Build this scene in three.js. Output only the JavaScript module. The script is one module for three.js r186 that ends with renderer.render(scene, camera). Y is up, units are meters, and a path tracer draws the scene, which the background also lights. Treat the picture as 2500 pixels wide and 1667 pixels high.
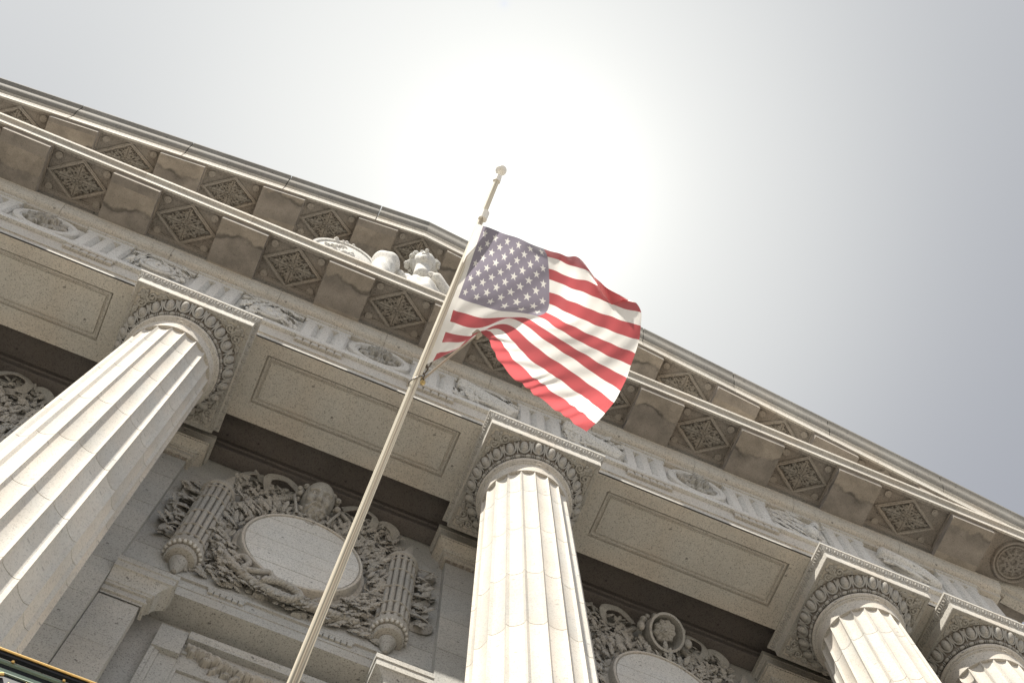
import * as THREE from 'three';
import { mergeGeometries, toCreasedNormals } from 'three/addons/utils/BufferGeometryUtils.js';
import { MarchingCubes } from 'three/addons/objects/MarchingCubes.js';

// ------------------------------------------------------------------ camera, sky, sun, exposure
const scene = new THREE.Scene();
const camera = new THREE.PerspectiveCamera(27.246, 1024 / 682, 0.1, 3000);
const CAM = new THREE.Vector3(2.1617, -17.652, 5.6374);
const FWD = new THREE.Vector3(0.095223, 0.97241, -0.212958), UP = new THREE.Vector3(-0.375903, 0.233217, 0.896832);
const RIGHT = new THREE.Vector3().crossVectors(FWD, UP).normalize();
camera.position.copy(CAM); camera.up.copy(UP); camera.lookAt(CAM.clone().add(FWD)); camera.updateMatrixWorld();
scene.add(camera);
const EXPOSURE = 2.0;
const renderer = new THREE.WebGLRenderer({ antialias: true });
renderer.setSize(1024, 682); renderer.toneMapping = THREE.LinearToneMapping; renderer.toneMappingExposure = EXPOSURE;
renderer.shadowMap.enabled = true;

const SUN = new THREE.Vector3(-0.95, 2.04, 1.0).normalize();
const GLOW = new THREE.Vector3(0.068, 0.991, -0.118).normalize(), VEIL = new THREE.Vector3(0.0719, 0.9869, -0.157).normalize();
{
  const W = 1024, H = 512, d = new Float32Array(W * H * 4), v = new THREE.Vector3();
  for (let j = 0; j < H; j++) for (let i = 0; i < W; i++) {
    const el = ((j + 0.5) / H - 0.5) * Math.PI, az = ((i + 0.5) / W - 0.5) * 2 * Math.PI;
    v.set(Math.cos(el) * Math.cos(az), Math.sin(el), Math.cos(el) * Math.sin(az));
    const a = Math.acos(Math.min(1, v.dot(GLOW))) * 57.3, a2 = Math.acos(Math.min(1, v.dot(VEIL))) * 57.3, s = Math.acos(Math.min(1, v.dot(SUN))) * 57.3;
    const g = 0.38 * Math.exp(-Math.pow(a2 / 14.5, 3)) + 0.42 * Math.exp(-Math.pow(a / 4.5, 2)), h = 0.64 * Math.exp(-Math.pow(s / 43, 2)), b = 0.3 + 0.55 * Math.pow(1 - Math.max(0, v.y), 1.5);
    const k = 4 * (j * W + i);
    d[k] = (b * 0.94 + g * 1.03 + h * 1.02) / EXPOSURE; d[k + 1] = (b + g * 1.01 + h * 1.01) / EXPOSURE; d[k + 2] = (b * 1.18 + g * 0.88 + h * 0.9) / EXPOSURE; d[k + 3] = 1;
  }
  const t = new THREE.DataTexture(d, W, H, THREE.RGBAFormat, THREE.FloatType);
  t.mapping = THREE.EquirectangularReflectionMapping; t.magFilter = THREE.LinearFilter; t.needsUpdate = true;
  scene.background = t; scene.environment = t;
}
const sun = new THREE.DirectionalLight(new THREE.Color(1, 0.94, 0.84), 4.2);
sun.position.copy(SUN).multiplyScalar(60).add(new THREE.Vector3(2.4, 0, 0)); sun.target.position.set(2.4, 0, 0);
sun.castShadow = true; sun.shadow.mapSize.set(4096, 4096); sun.shadow.radius = 1.2;
Object.assign(sun.shadow.camera, { left: -24, right: 24, top: 26, bottom: -26, near: 1, far: 140 });
scene.add(sun, sun.target);

// ------------------------------------------------------------------ helpers
let seed = 7;
const rnd = () => { seed = (seed * 1664525 + 1013904223) >>> 0; return seed / 4294967296; };
const R = (a, b) => a + (b - a) * rnd();
const used = {};
function numbered(n) { const k = used[n] = (used[n] ?? -1) + 1; return k ? `${n}_${String(k).padStart(3, '0')}` : n; }
function thing(name, label, category, at = [0, 0, 0], group) {
  const o = new THREE.Group(); o.name = numbered(name); o.position.set(...at); scene.add(o);
  o.userData = { label, category }; if (group) o.userData.group = group; return o;
}
function grp(name, parent) { const o = new THREE.Group(); o.name = name; parent.add(o); return o; }
function merge(gs) { return gs.length === 1 ? gs[0] : mergeGeometries(gs.map(g => { const n = g.index ? g.toNonIndexed() : g; for (const k of Object.keys(n.attributes)) if (!['position', 'normal', 'uv'].includes(k)) n.deleteAttribute(k); return n; })); }
function mk(name, geo, mat, parent, label) {
  const m = new THREE.Mesh(Array.isArray(geo) ? merge(geo) : geo, mat); m.name = name; m.castShadow = m.receiveShadow = true;
  if (label) m.userData.label = label;
  (parent ?? scene).add(m); return m;
}
// uv in metres from the dominant direction of each face
function uvBox(g, ou = 0, ov = 0) {
  g = g.index ? g.toNonIndexed() : g;
  const p = g.attributes.position, uv = new Float32Array(p.count * 2), a = new THREE.Vector3(), b = new THREE.Vector3(), c = new THREE.Vector3();
  for (let i = 0; i < p.count; i += 3) {
    a.fromBufferAttribute(p, i); b.fromBufferAttribute(p, i + 1).sub(a); c.fromBufferAttribute(p, i + 2).sub(a); b.cross(c);
    const x = Math.abs(b.x), y = Math.abs(b.y), z = Math.abs(b.z);
    for (let k = 0; k < 3; k++) {
      a.fromBufferAttribute(p, i + k);
      const [u, w] = y >= x && y >= z ? [a.x, a.z] : x >= z ? [a.z, a.y] : [a.x, a.y];
      uv[2 * (i + k)] = u + ou; uv[2 * (i + k) + 1] = w + ov;
    }
  }
  g.setAttribute('uv', new THREE.BufferAttribute(uv, 2)); return g;
}
const crease = (g, a = 0.55) => toCreasedNormals(g, a);
function box(x0, x1, y0, y1, z0, z1) { const g = new THREE.BoxGeometry(x1 - x0, y1 - y0, z1 - z0); g.translate((x0 + x1) / 2, (y0 + y1) / 2, (z0 + z1) / 2); return uvBox(g); }
// closed profile of [z, y] points drawn out along x; xs may hold several stations
function extX(pr, x0, x1, fold) {
  let A = 0; for (let i = 0; i < pr.length; i++) { const [z, y] = pr[i], [w, v] = pr[(i + 1) % pr.length]; A += z * v - w * y; }
  const P = A > 0 ? pr : pr.slice().reverse(), pos = [], xs = fold && x0 < 2.4 && x1 > 2.4 ? [x0, 2.4, x1] : [x0, x1];
  const tri = (...q) => q.forEach(v => pos.push(...v));
  for (let k = 0; k + 1 < xs.length; k++) for (let i = 0; i < P.length; i++) {
    const [z, y] = P[i], [w, v] = P[(i + 1) % P.length], a = xs[k], b = xs[k + 1];
    tri([a, y, z], [a, v, w], [b, v, w], [a, y, z], [b, v, w], [b, y, z]);
  }
  const c = P.map(([z, y]) => new THREE.Vector2(z, y));
  for (const f of THREE.ShapeUtils.triangulateShape(c, [])) {
    const q = f.map(i => c[i]);
    tri(...q.map(o => [x0, o.y, o.x])); tri(...q.slice().reverse().map(o => [x1, o.y, o.x]));
  }
  const g = new THREE.BufferGeometry(); g.setAttribute('position', new THREE.Float32BufferAttribute(pos, 3)); g.computeVertexNormals();
  return crease(uvBox(g), 0.5);
}
const arc = (cz, cy, rz, ry, a0, a1, n) => Array.from({ length: n + 1 }, (_, i) => { const a = (a0 + (a1 - a0) * i / n) * Math.PI / 180; return [cz + rz * Math.cos(a), cy + ry * Math.sin(a)]; });
function shear(g, s = 0.43, top = 0) { const p = g.attributes.position; for (let i = 0; i < p.count; i++) p.setY(i, p.getY(i) + top - s * Math.abs(p.getX(i) - 2.4)); g.computeVertexNormals(); return crease(g.index ? g.toNonIndexed() : g, 0.5); }
function poly(pts, y0, y1, plane = 'y') { // prism over points
  const s = new THREE.Shape(pts.map(p => new THREE.Vector2(p[0], p[1]))), g = new THREE.ExtrudeGeometry(s, { depth: y1 - y0, bevelEnabled: false });
  if (plane === 'y') { g.rotateX(Math.PI / 2); g.translate(0, y1, 0); } else g.translate(0, 0, y0);
  return uvBox(g);
}
function tube(pts, r, seg = 24, rad = 8, closed = false) { return new THREE.TubeGeometry(new THREE.CatmullRomCurve3(pts.map(p => new THREE.Vector3(...p)), closed), seg, r, rad, closed); }
function lathe(pts, seg = 48) { return crease(new THREE.LatheGeometry(pts.map(p => new THREE.Vector2(p[0], p[1])), seg).toNonIndexed(), 0.5); }
function ball(x, y, z, r, sx = 1, sy = 1, sz = 1, n = 12) { const g = new THREE.SphereGeometry(r, n, Math.max(6, n * 0.7 | 0)); g.scale(sx, sy, sz); g.translate(x, y, z); return g; }
function place(g, o, ex, ey, ez) { const m = new THREE.Matrix4().makeBasis(ex, ey, ez).setPosition(o); return g.clone().applyMatrix4(m); }
const V3 = (x, y, z) => new THREE.Vector3(x, y, z);
// point seen at pixel (px, py) of the 2500-pixel-wide photograph, at a distance
function at(px, py, dist) { const f = 3439.2; return RIGHT.clone().multiplyScalar((px - 1250) / f).addScaledVector(UP, -(py - 833.5) / f).add(FWD).normalize().multiplyScalar(dist).add(CAM); }

// ------------------------------------------------------------------ procedural materials
const NT = 256, nt = new Float32Array(NT * NT); for (let i = 0; i < nt.length; i++) nt[i] = rnd();
function vnoise(x, y, per) { // tileable value noise, period per cells
  const xi = Math.floor(x), yi = Math.floor(y), f = x - xi, g = y - yi, u = f * f * (3 - 2 * f), w = g * g * (3 - 2 * g);
  const q = (a, b) => nt[((((b % per) + per) % per) * 37 % NT) * NT + ((((a % per) + per) % per) * 11 % NT)];
  return (q(xi, yi) * (1 - u) + q(xi + 1, yi) * u) * (1 - w) + (q(xi, yi + 1) * (1 - u) + q(xi + 1, yi + 1) * u) * w;
}
function fbm(x, y, per, o = 4) { let s = 0, a = 0.5, t = 0; for (let i = 0; i < o; i++) { s += a * vnoise(x, y, per); t += a; a *= 0.5; x = x * 2 + 5; y = y * 2 + 9; per *= 2; } return s / t; }
function dataTex(n, f, srgb, rep) {
  const d = new Uint8Array(n * n * 4);
  for (let j = 0; j < n; j++) for (let i = 0; i < n; i++) { const c = f(i / n, j / n, i, j), k = 4 * (j * n + i); for (let q = 0; q < 3; q++) d[k + q] = Math.max(0, Math.min(255, Math.round(255 * (srgb ? Math.pow(Math.max(0, c[q]), 1 / 2.2) : c[q])))); d[k + 3] = 255; }
  const t = new THREE.DataTexture(d, n, n); t.wrapS = t.wrapT = THREE.RepeatWrapping; t.magFilter = THREE.LinearFilter; t.minFilter = THREE.LinearMipmapLinearFilter; t.generateMipmaps = true;
  if (srgb) t.colorSpace = THREE.SRGBColorSpace; t.repeat.set(rep, rep); t.needsUpdate = true; return t;
}
// speckled granite: crystals of a few millimetres to a centimetre
function specks(n, count) {
  const a = new Float32Array(n * n).fill(1);
  for (let k = 0; k < count; k++) {
    const x = rnd() * n, y = rnd() * n, r = 0.8 + rnd() * rnd() * 2.1, v = rnd() < 0.55 ? R(0.5, 0.88) : R(1.04, 1.16);
    for (let j = -5; j <= 5; j++) for (let i = -5; i <= 5; i++) if (i * i * 1.2 + j * j < r * r) a[((y + j + n | 0) % n) * n + ((x + i + n | 0) % n)] = v;
  }
  for (let k = 0; k < 7; k++) { const x = rnd() * n, y = rnd() * n; for (let q = 0; q < 5; q++) { const u = x + R(-4, 4), v = y + R(-3, 3), r = R(1, 3.5); for (let j = -4; j <= 4; j++) for (let i = -4; i <= 4; i++) if (i * i + j * j < r * r) a[((v + j + n | 0) % n) * n + ((u + i + n | 0) % n)] = 0.4; } } // chips and pits
  return a;
}
const SN = 512, sp = specks(SN, 22000);
function graniteTex(base, mottle, tint, speck) {
  return dataTex(SN, (u, v, i, j) => {
    const m = 1 + mottle * (fbm(u * 4, v * 4, 4, 5) - 0.5) * 2, w = fbm(u * 3 + 7, v * 3 + 3, 3, 3) - 0.5, s = Math.pow(sp[j * SN + i], speck);
    return [base[0] * m * s * (1 + tint * w), base[1] * m * s, base[2] * m * s * (1 - tint * w)];
  }, true, 1 / 1.7);
}
const bumpG = dataTex(SN, (u, v, i, j) => { const h = 0.8 * fbm(u * 12, v * 12, 12, 5) + 0.1 * sp[j * SN + i]; return [h, h, h]; }, false, 1 / 1.7);
const stone = (base, mottle = 0.12, tint = 0.12, bump = 0.0012, speck = 1) => new THREE.MeshStandardMaterial({ map: graniteTex(base, mottle, tint, speck), bumpMap: bumpG, bumpScale: bump, roughness: 0.85 });
const M = {
  granite: stone([0.52, 0.488, 0.432]),
  shaft: stone([0.56, 0.532, 0.478], 0.16, 0.12, 0.0012, 0.5),
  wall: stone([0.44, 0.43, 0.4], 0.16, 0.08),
  carved: stone([0.385, 0.367, 0.33], 0.2, 0.12),
  sootShade: stone([0.275, 0.245, 0.212], 0.22, 0.16),  // sooty stone, darkened further to put recess shade into the colour
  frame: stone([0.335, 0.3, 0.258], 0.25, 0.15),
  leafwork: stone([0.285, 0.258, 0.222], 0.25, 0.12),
  ceiling: stone([0.155, 0.138, 0.126], 0.25, 0.1),  // porch shade put into the stone colour, for ceiling and wall beam
  pale: stone([0.61, 0.597, 0.56], 0.08, 0.06),
  gutter: stone([0.21, 0.2, 0.178], 0.3, 0.1),
};
// water-stained soffits: patches with a dark tide line
{
  const n = 1024; // u runs along the front edge, v from the wall to the front edge
  const t = dataTex(n, (u, v, i, j) => {
    const q = v - 0.58 + 0.62 * (fbm(u * 6, 0.3, 6, 5) - 0.5) + 0.14 * (fbm(u * 24, v * 6, 24, 4) - 0.5), ln = Math.exp(-Math.pow(q / 0.036, 2)) * Math.max(0, 2.6 * fbm(u * 12 + 2, v * 3, 12, 4) - 0.6) + 0.5 * Math.exp(-Math.pow((q + 0.09) / 0.07, 2)) * Math.max(0, 2 * fbm(u * 12 + 5, v * 4, 12, 3) - 0.9), front = 1 / (1 + Math.exp(-q * 90));
    const damp = fbm(u * 16 + 3, v * 4, 16, 4), s = sp[(j % SN) * SN + (i % SN)], m = 0.66 + 0.66 * damp + 0.14 * (fbm(u * 96, v * 24, 96, 3) - 0.5), k = m * s * (1 - 0.55 * Math.min(1, ln)), a = [0.26, 0.232, 0.202], b = [0.325, 0.285, 0.238];
    return a.map((c, x) => (c + (b[x] - c) * front) * k);
  }, true, 1);
  t.repeat.set(1 / 2.8, 1 / 0.72); t.offset.set(0, -0.76 / 0.72);
  M.stained = new THREE.MeshStandardMaterial({ map: t, bumpMap: bumpG, bumpScale: 0.0015, roughness: 0.9 });
}
const tones = m => [0.92, 1.0, 1.05, 0.97].map(k => { const c = m.clone(); c.color.setScalar(k); return c; }); // blocks from different beds of the quarry
const TONE = { shaft: tones(M.shaft), granite: tones(M.granite), wall: tones(M.wall), gutter: tones(M.gutter) }, tone = (n, k) => TONE[n][(k * 7 + 3 * (k >> 1)) % 4];
M.gold = new THREE.MeshStandardMaterial({ color: new THREE.Color(0.83, 0.56, 0.22), metalness: 0.9, roughness: 0.32 });
M.ironDark = new THREE.MeshStandardMaterial({ color: new THREE.Color(0.012, 0.014, 0.02), metalness: 0.2, roughness: 0.45 });
M.ironGreen = new THREE.MeshStandardMaterial({ map: dataTex(256, (u, v) => { const f = fbm(u * 6, v * 6, 6, 4); return [0.22 + 0.08 * f, 0.3 + 0.08 * f, 0.24 + 0.06 * f]; }, true, 2), roughness: 0.6 });
M.steel = new THREE.MeshStandardMaterial({ color: new THREE.Color(0.14, 0.12, 0.1), metalness: 0.8, roughness: 0.4 });
M.brass = new THREE.MeshStandardMaterial({ color: new THREE.Color(0.5, 0.38, 0.18), metalness: 0.85, roughness: 0.35 });
M.glareCream = new THREE.MeshStandardMaterial({ color: new THREE.Color(0.86, 0.83, 0.76), roughness: 0.4 });  // pole tip colour paled to carry the glare around it
M.rope = new THREE.MeshStandardMaterial({ color: new THREE.Color(0.4, 0.34, 0.27), roughness: 0.9 });
M.poleWood = new THREE.MeshStandardMaterial({ map: dataTex(256, (u, v) => { const f = fbm(u * 8, v * 3, 8, 4), c = Math.pow(fbm(u * 24 + 3, v * 5, 5, 3), 6) * 6; const k = (0.92 + 0.2 * (f - 0.5)) * (1 - Math.min(0.6, c)); return [0.8 * k, 0.73 * k, 0.58 * k]; }, true, 1), roughness: 0.5 });
M.paving = stone([0.2, 0.19, 0.172], 0.1, 0.05, 0.001);

// ------------------------------------------------------------------ carved relief: heights on a grid, as real geometry
class Field {
  constructor(x0, y0, x1, y1, c) { this.x0 = x0; this.y0 = y0; this.c = c; this.nx = Math.round((x1 - x0) / c) + 1; this.ny = Math.round((y1 - y0) / c) + 1; this.h = new Float32Array(this.nx * this.ny); }
  put(cx, cy, rad, ang, f, add = false) {
    const c = Math.cos(ang), s = Math.sin(ang), i0 = Math.max(0, Math.floor((cx - rad - this.x0) / this.c)), i1 = Math.min(this.nx - 1, Math.ceil((cx + rad - this.x0) / this.c)), j0 = Math.max(0, Math.floor((cy - rad - this.y0) / this.c)), j1 = Math.min(this.ny - 1, Math.ceil((cy + rad - this.y0) / this.c));
    for (let j = j0; j <= j1; j++) for (let i = i0; i <= i1; i++) {
      const x = this.x0 + i * this.c - cx, y = this.y0 + j * this.c - cy, v = f(x * c + y * s, -x * s + y * c);
      if (v !== null && v !== undefined) { const k = j * this.nx + i; this.h[k] = add ? this.h[k] + v : Math.max(this.h[k], v); }
    }
    return this;
  }
  leaf(cx, cy, ang, L, W, lift, lobes = 4, curl = 0) {
    return this.put(cx, cy, L * 1.05, ang, (x, y) => {
      if (x < 0 || x > L) return null; const t = x / L; y -= curl * t * t * L;
      const w = W * Math.pow(Math.sin(Math.PI * Math.min(1, 0.06 + 0.94 * t)), 0.65) * (0.78 + 0.22 * Math.cos(lobes * 2 * Math.PI * t + 2.6)); const q = Math.abs(y) / w; if (q > 1) return null;
      return lift * (0.45 + 0.55 * Math.sqrt(1 - q * q)) * (0.65 + 0.45 * Math.sin(Math.PI * (0.15 + 0.7 * t))) - (q < 0.1 ? lift * 0.28 : 0) - lift * 0.16 * Math.max(0, Math.sin((x / L * lobes - q * 0.8) * 2 * Math.PI)) * q;
    });
  }
  ball(cx, cy, r, lift = 0, ky = 1) { return this.put(cx, cy, r * Math.max(1, ky), 0, (x, y) => { const d = x * x + y * y / ky / ky; return d < r * r ? lift + Math.sqrt(r * r - d) : null; }); }
  ring(cx, cy, r, w, lift, a0 = -4, a1 = 4) { return this.put(cx, cy, r + w, 0, (x, y) => { const d = Math.abs(Math.hypot(x, y) - r), a = Math.atan2(y, x); return d < w && a >= a0 && a <= a1 ? lift * (0.4 + 0.6 * Math.sqrt(1 - d * d / w / w)) : null; }); }
  path(pts, r, lift, twist = 0) {
    const cv = new THREE.CatmullRomCurve3(pts.map(p => new THREE.Vector3(p[0], p[1], p[2] ?? 0))), n = Math.max(12, Math.round(cv.getLength() / (r * 0.3)));
    for (let i = 0; i <= n; i++) { const p = cv.getPoint(i / n), s = cv.getLength() * i / n, t = cv.getTangent(i / n), nx = -t.y, ny = t.x;
      this.put(p.x, p.y, r, 0, (x, y) => { const d2 = x * x + y * y; if (d2 > r * r) return null; const side = (x * nx + y * ny) / r; return lift + p.z + Math.sqrt(r * r - d2) * (1 + (twist ? 0.3 * Math.sin(s / twist * 2 * Math.PI + side * 2.4) : 0)); }); }
    return this;
  }
  spiral(cx, cy, r, w, lift, turns = 1.6, dir = 1, ph = 0) {
    const p = []; for (let i = 0; i <= 26; i++) { const t = i / 26, a = ph + dir * t * turns * 2 * Math.PI, q = r * (1 - 0.85 * t); p.push([cx + q * Math.cos(a), cy + q * Math.sin(a)]); }
    return this.path(p, w, lift);
  }
  geo(map, min = 1e-4) {
    for (let i = 0; i < this.nx; i++) this.h[i] = this.h[(this.ny - 1) * this.nx + i] = 0; for (let j = 0; j < this.ny; j++) this.h[j * this.nx] = this.h[j * this.nx + this.nx - 1] = 0;
    const pos = [], uv = [], idx = [], id = new Int32Array(this.nx * this.ny).fill(-1); let n = 0;
    const vert = (i, j) => { const k = j * this.nx + i; if (id[k] < 0) { const x = this.x0 + i * this.c, y = this.y0 + j * this.c; pos.push(...map(x, y, Math.max(this.h[k], -0.002))); uv.push(x, y); id[k] = n++; } return id[k]; };
    for (let j = 0; j + 1 < this.ny; j++) for (let i = 0; i + 1 < this.nx; i++) {
      const k = j * this.nx + i; if (Math.max(this.h[k], this.h[k + 1], this.h[k + this.nx], this.h[k + this.nx + 1]) < min) continue;
      const a = vert(i, j), b = vert(i + 1, j), c = vert(i + 1, j + 1), d = vert(i, j + 1); idx.push(a, b, c, a, c, d);
    }
    const g = new THREE.BufferGeometry(); g.setAttribute('position', new THREE.Float32BufferAttribute(pos, 3)); g.setAttribute('uv', new THREE.Float32BufferAttribute(uv, 2)); g.setIndex(idx); g.computeVertexNormals();
    return g.toNonIndexed();
  }
}
function leafG(L, W, lobes, curl, up) { // lobed leaf with a midrib, lying along x, facing z
  const nx = 8, ny = 4, pos = [], idx = [];
  for (let i = 0; i <= nx; i++) for (let j = 0; j <= ny; j++) {
    const t = i / nx, s = 2 * j / ny - 1, w = W * Math.pow(Math.sin(Math.PI * (0.05 + 0.93 * t)), 0.7) * (1 - (Math.abs(s) > 0.9 ? 0.32 * (i % 2) : 0)) * (1 + 0.12 * Math.cos(lobes * 6.28 * t));
    pos.push(t * L, s * w + curl * L * t * t, 0.4 * W * (1 - s * s) - (Math.abs(s) < 0.1 ? 0.14 * W : 0) + up * L * Math.sin(t * 2.2) * 0.5 + 0.12 * W * (i % 2));
  }
  for (let i = 0; i < nx; i++) for (let j = 0; j < ny; j++) { const a = i * (ny + 1) + j, b = a + ny + 1; idx.push(a, b, a + 1, a + 1, b, b + 1); }
  const g = new THREE.BufferGeometry(); g.setAttribute('position', new THREE.Float32BufferAttribute(pos, 3)); g.setIndex(idx); const q = g.toNonIndexed(); q.computeVertexNormals(); return q;
}
const LEAVES = []; for (let k = 0; k < 10; k++) LEAVES.push(leafG(1, R(0.24, 0.36), 2 + (k % 3), R(-0.35, 0.35), R(0.1, 0.6)));
function leafAt(x, y, z, a, size, lift, roll) { const g = LEAVES[Math.floor(rnd() * 10)].clone(); g.scale(size, size, size * 0.9); g.rotateX(roll); g.rotateY(-lift); g.rotateZ(a); g.translate(x, y, z); return g; }
// closed surface of a signed distance
function sdfMesh(f, c, half, res = 56) {
  const mc = new MarchingCubes(res, new THREE.MeshBasicMaterial(), false, false, 120000); mc.isolation = 0; mc.reset();
  for (let k = 0; k < res; k++) for (let j = 0; j < res; j++) for (let i = 0; i < res; i++) mc.field[i + j * res + k * res * res] = -f(c[0] + half * (i - res / 2) / (res / 2), c[1] + half * (j - res / 2) / (res / 2), c[2] + half * (k - res / 2) / (res / 2));
  mc.update(); const n = mc.count, g = new THREE.BufferGeometry(), p = new Float32Array(mc.positionArray.slice(0, n * 3));
  for (let i = 0; i < n; i++) for (let q = 0; q < 3; q++) p[3 * i + q] = c[q] + half * p[3 * i + q];
  g.setAttribute('position', new THREE.BufferAttribute(p, 3)); g.setAttribute('normal', new THREE.BufferAttribute(new Float32Array(mc.normalArray.slice(0, n * 3)), 3)); return uvBox(g);
}
const cap = (x, y, z, a, b, ra, rb) => { const dx = b[0] - a[0], dy = b[1] - a[1], dz = b[2] - a[2], t = Math.max(0, Math.min(1, ((x - a[0]) * dx + (y - a[1]) * dy + (z - a[2]) * dz) / (dx * dx + dy * dy + dz * dz))); return Math.hypot(x - a[0] - t * dx, y - a[1] - t * dy, z - a[2] - t * dz) - ra - (rb - ra) * t; };
const smin = (a, b, k) => { const h = Math.max(0, Math.min(1, 0.5 + 0.5 * (b - a) / k)); return b + (a - b) * h - k * h * (1 - h); };

// ------------------------------------------------------------------ ground and lower storey (below the frame)
{
  const g = new THREE.PlaneGeometry(1600, 1600); g.rotateX(-Math.PI / 2); g.translate(0, -19.4, 0); const p = mk('ground', uvBox(g), M.paving); p.userData.kind = 'structure';
  const b = thing('base_storey', 'plain granite ground storey that carries the columns and the balcony', 'building base');
  for (let k = 0; k < 7; k++) mk('stone_course', box(-14, 20, -19.4 + k * 1.25, -18.17 + k * 1.25, -6, 0.55), M.granite, b);
  mk('balcony_slab', box(-14, 20, -10.63, -10.3, -6, 0.7), M.granite, b);
}

// ------------------------------------------------------------------ entablature: architrave, frieze and bed mould
const TRIG = [-6.63, -4.77, -3.2, -1.6, 0, 1.6, 3.2, 4.8, 6.4, 8.0, 9.57, 11.43], COLS = [-4.77, 0, 4.8, 9.57, 11.43], XL = -7.3, XR = 12.1, G = 0.004;
const ent = thing('entablature', 'pale granite beam and frieze of triglyphs and carved metopes carried on the columns', 'entablature');
{
  const bays = [[-6.63, -4.77], [-4.77, 0], [0, 4.8], [4.8, 9.57], [9.57, 11.43]];
  const ends = [XL, -4.77, 0, 4.8, 9.57, XR], zf = 0.57, zb = -0.555;
  for (let i = 0; i < 5; i++) {
    const a = ends[i] + (i ? G : 0), b = ends[i + 1] - (i < 4 ? G : 0), cx = (bays[i][0] + bays[i][1]) / 2, px = (bays[i][1] - bays[i][0]) / 2 - 1.05;
    const blk = [extX([[zf, 0.0], [zf, 0.185], [0.592, 0.187], [0.592, 0.7], [zb, 0.7], [zb, 0.06], [zf, 0.06]], a, b)];
    if (px > 0.3) { // sunk soffit panel
      const z0 = -0.298, z1 = 0.385, x0 = cx - px, x1 = cx + px;
      blk.push(box(a, b, 0, 0.06, z1, zf), box(a, b, 0, 0.06, zb, z0), box(a, x0, 0, 0.06, z0, z1), box(x1, b, 0, 0.06, z0, z1));
      mk('beam_block', blk, M.granite, ent);
      const ring = (o0, h0, o1, h1) => { const P = []; const q = (o, h) => [[x0 + o, h, z0 + o], [x1 - o, h, z0 + o], [x1 - o, h, z1 - o], [x0 + o, h, z1 - o]]; const A = q(o0, h0), B = q(o1, h1); for (let k = 0; k < 4; k++) { const n = (k + 1) % 4; P.push(...A[k], ...A[n], ...B[n], ...A[k], ...B[n], ...B[k]); } const g = new THREE.BufferGeometry(); g.setAttribute('position', new THREE.Float32BufferAttribute(P, 3)); g.computeVertexNormals(); return uvBox(g); };
      mk('panel_moulding', [ring(0, 0.052, 0.012, 0.052), ring(0.012, 0.052, 0.02, 0.03), ring(0.02, 0.03, 0.045, 0.022), ring(0.045, 0.022, 0.06, 0.05), ring(0.06, 0.05, 0.075, 0.05), ring(0.075, 0.05, 0.082, 0.026)], M.granite, ent);
      mk('soffit_panel', box(x0 + 0.082, x1 - 0.082, 0.026, 0.06, z0 + 0.082, z1 - 0.082), M.granite, ent);
    } else { blk.push(box(a, b, 0, 0.06, zb, zf)); mk('beam_block', blk, M.granite, ent); }
    mk('taenia', extX([[0.55, 0.552], [0.645, 0.552], [0.645, 0.69], [0.55, 0.7]], a, b), M.pale, ent);
  }
  // end of the beam on the right
  mk('beam_return', box(XR - 1.1, XR - 0.002, 0.001, 1.55, -1.3, -0.557), M.granite, ent);
  mk('frieze_core', box(XL, XR - 0.03, 0.7, 1.55, -0.5, 0.57), M.pale, ent);
  const tri = (w, z) => { const s = []; const h = w / 2, q = 0.036, d = 0.062; s.push([-h, 0.5], [-h, z - d * 0.6], [-h + q, z]); for (const c of [-w / 6, w / 6]) s.push([c - 0.058, z], [c, z - d], [c + 0.058, z]); s.push([h - q, z], [h, z - d * 0.6], [h, 0.5]); return s; };
  const gt = poly(tri(0.66, 0.642), 0.7, 1.43), gcap = box(-0.33, 0.33, 1.43, 1.552, 0.5, 0.642);
  for (const x of TRIG) {
    const t = mk('triglyph', [gt, gcap], M.pale, ent); t.position.x = x;
    const r = mk('regula', [box(-0.335, 0.335, 0.5, 0.5515, 0.56, 0.641)], M.granite, ent); r.position.x = x;
    for (let k = 0; k < 6; k++) { const g = new THREE.CylinderGeometry(0.05, 0.066, 0.14, 4, 1); g.rotateY(Math.PI / 4); g.scale(1.12, 1, 0.55); const m = mk('gutta', uvBox(g), M.granite, ent); m.position.set(x - 0.28 + 0.112 * k, 0.43, 0.61); }
  }
  // bed mould, broken forward over each triglyph
  const j = TRIG.slice(0, -1).map((x, i) => (x + TRIG[i + 1]) / 2), xs = [XL, ...j, XR + 0.08];
  for (let i = 0; i + 1 < xs.length; i++) {
    const a = xs[i] + G * 0.6, b = xs[i + 1] - G * 0.6, x = TRIG[i];
    mk('bed_moulding', [extX([[0.5, 1.56], [0.64, 1.56], [0.648, 1.575], [0.648, 1.612], [0.66, 1.62], ...arc(0.66, 1.82, 0.115, 0.19, -90, 0, 8), [0.783, 1.822], [0.783, 1.86], [0.5, 1.86]], a, b)], M.granite, ent);
    mk('crown_fillet', [extX([[0.5, 1.554], [0.668, 1.554], [0.668, 1.6], [0.5, 1.6]], x - 0.345, x + 0.345)], M.pale, ent);
  }
  // carved metopes
  const metope = (x0, x1) => { const g = grp('metope', ent); mk('background', box(x0, x1, 0.701, 1.551, 0.5, 0.58), M.pale, g); return g; };
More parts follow.
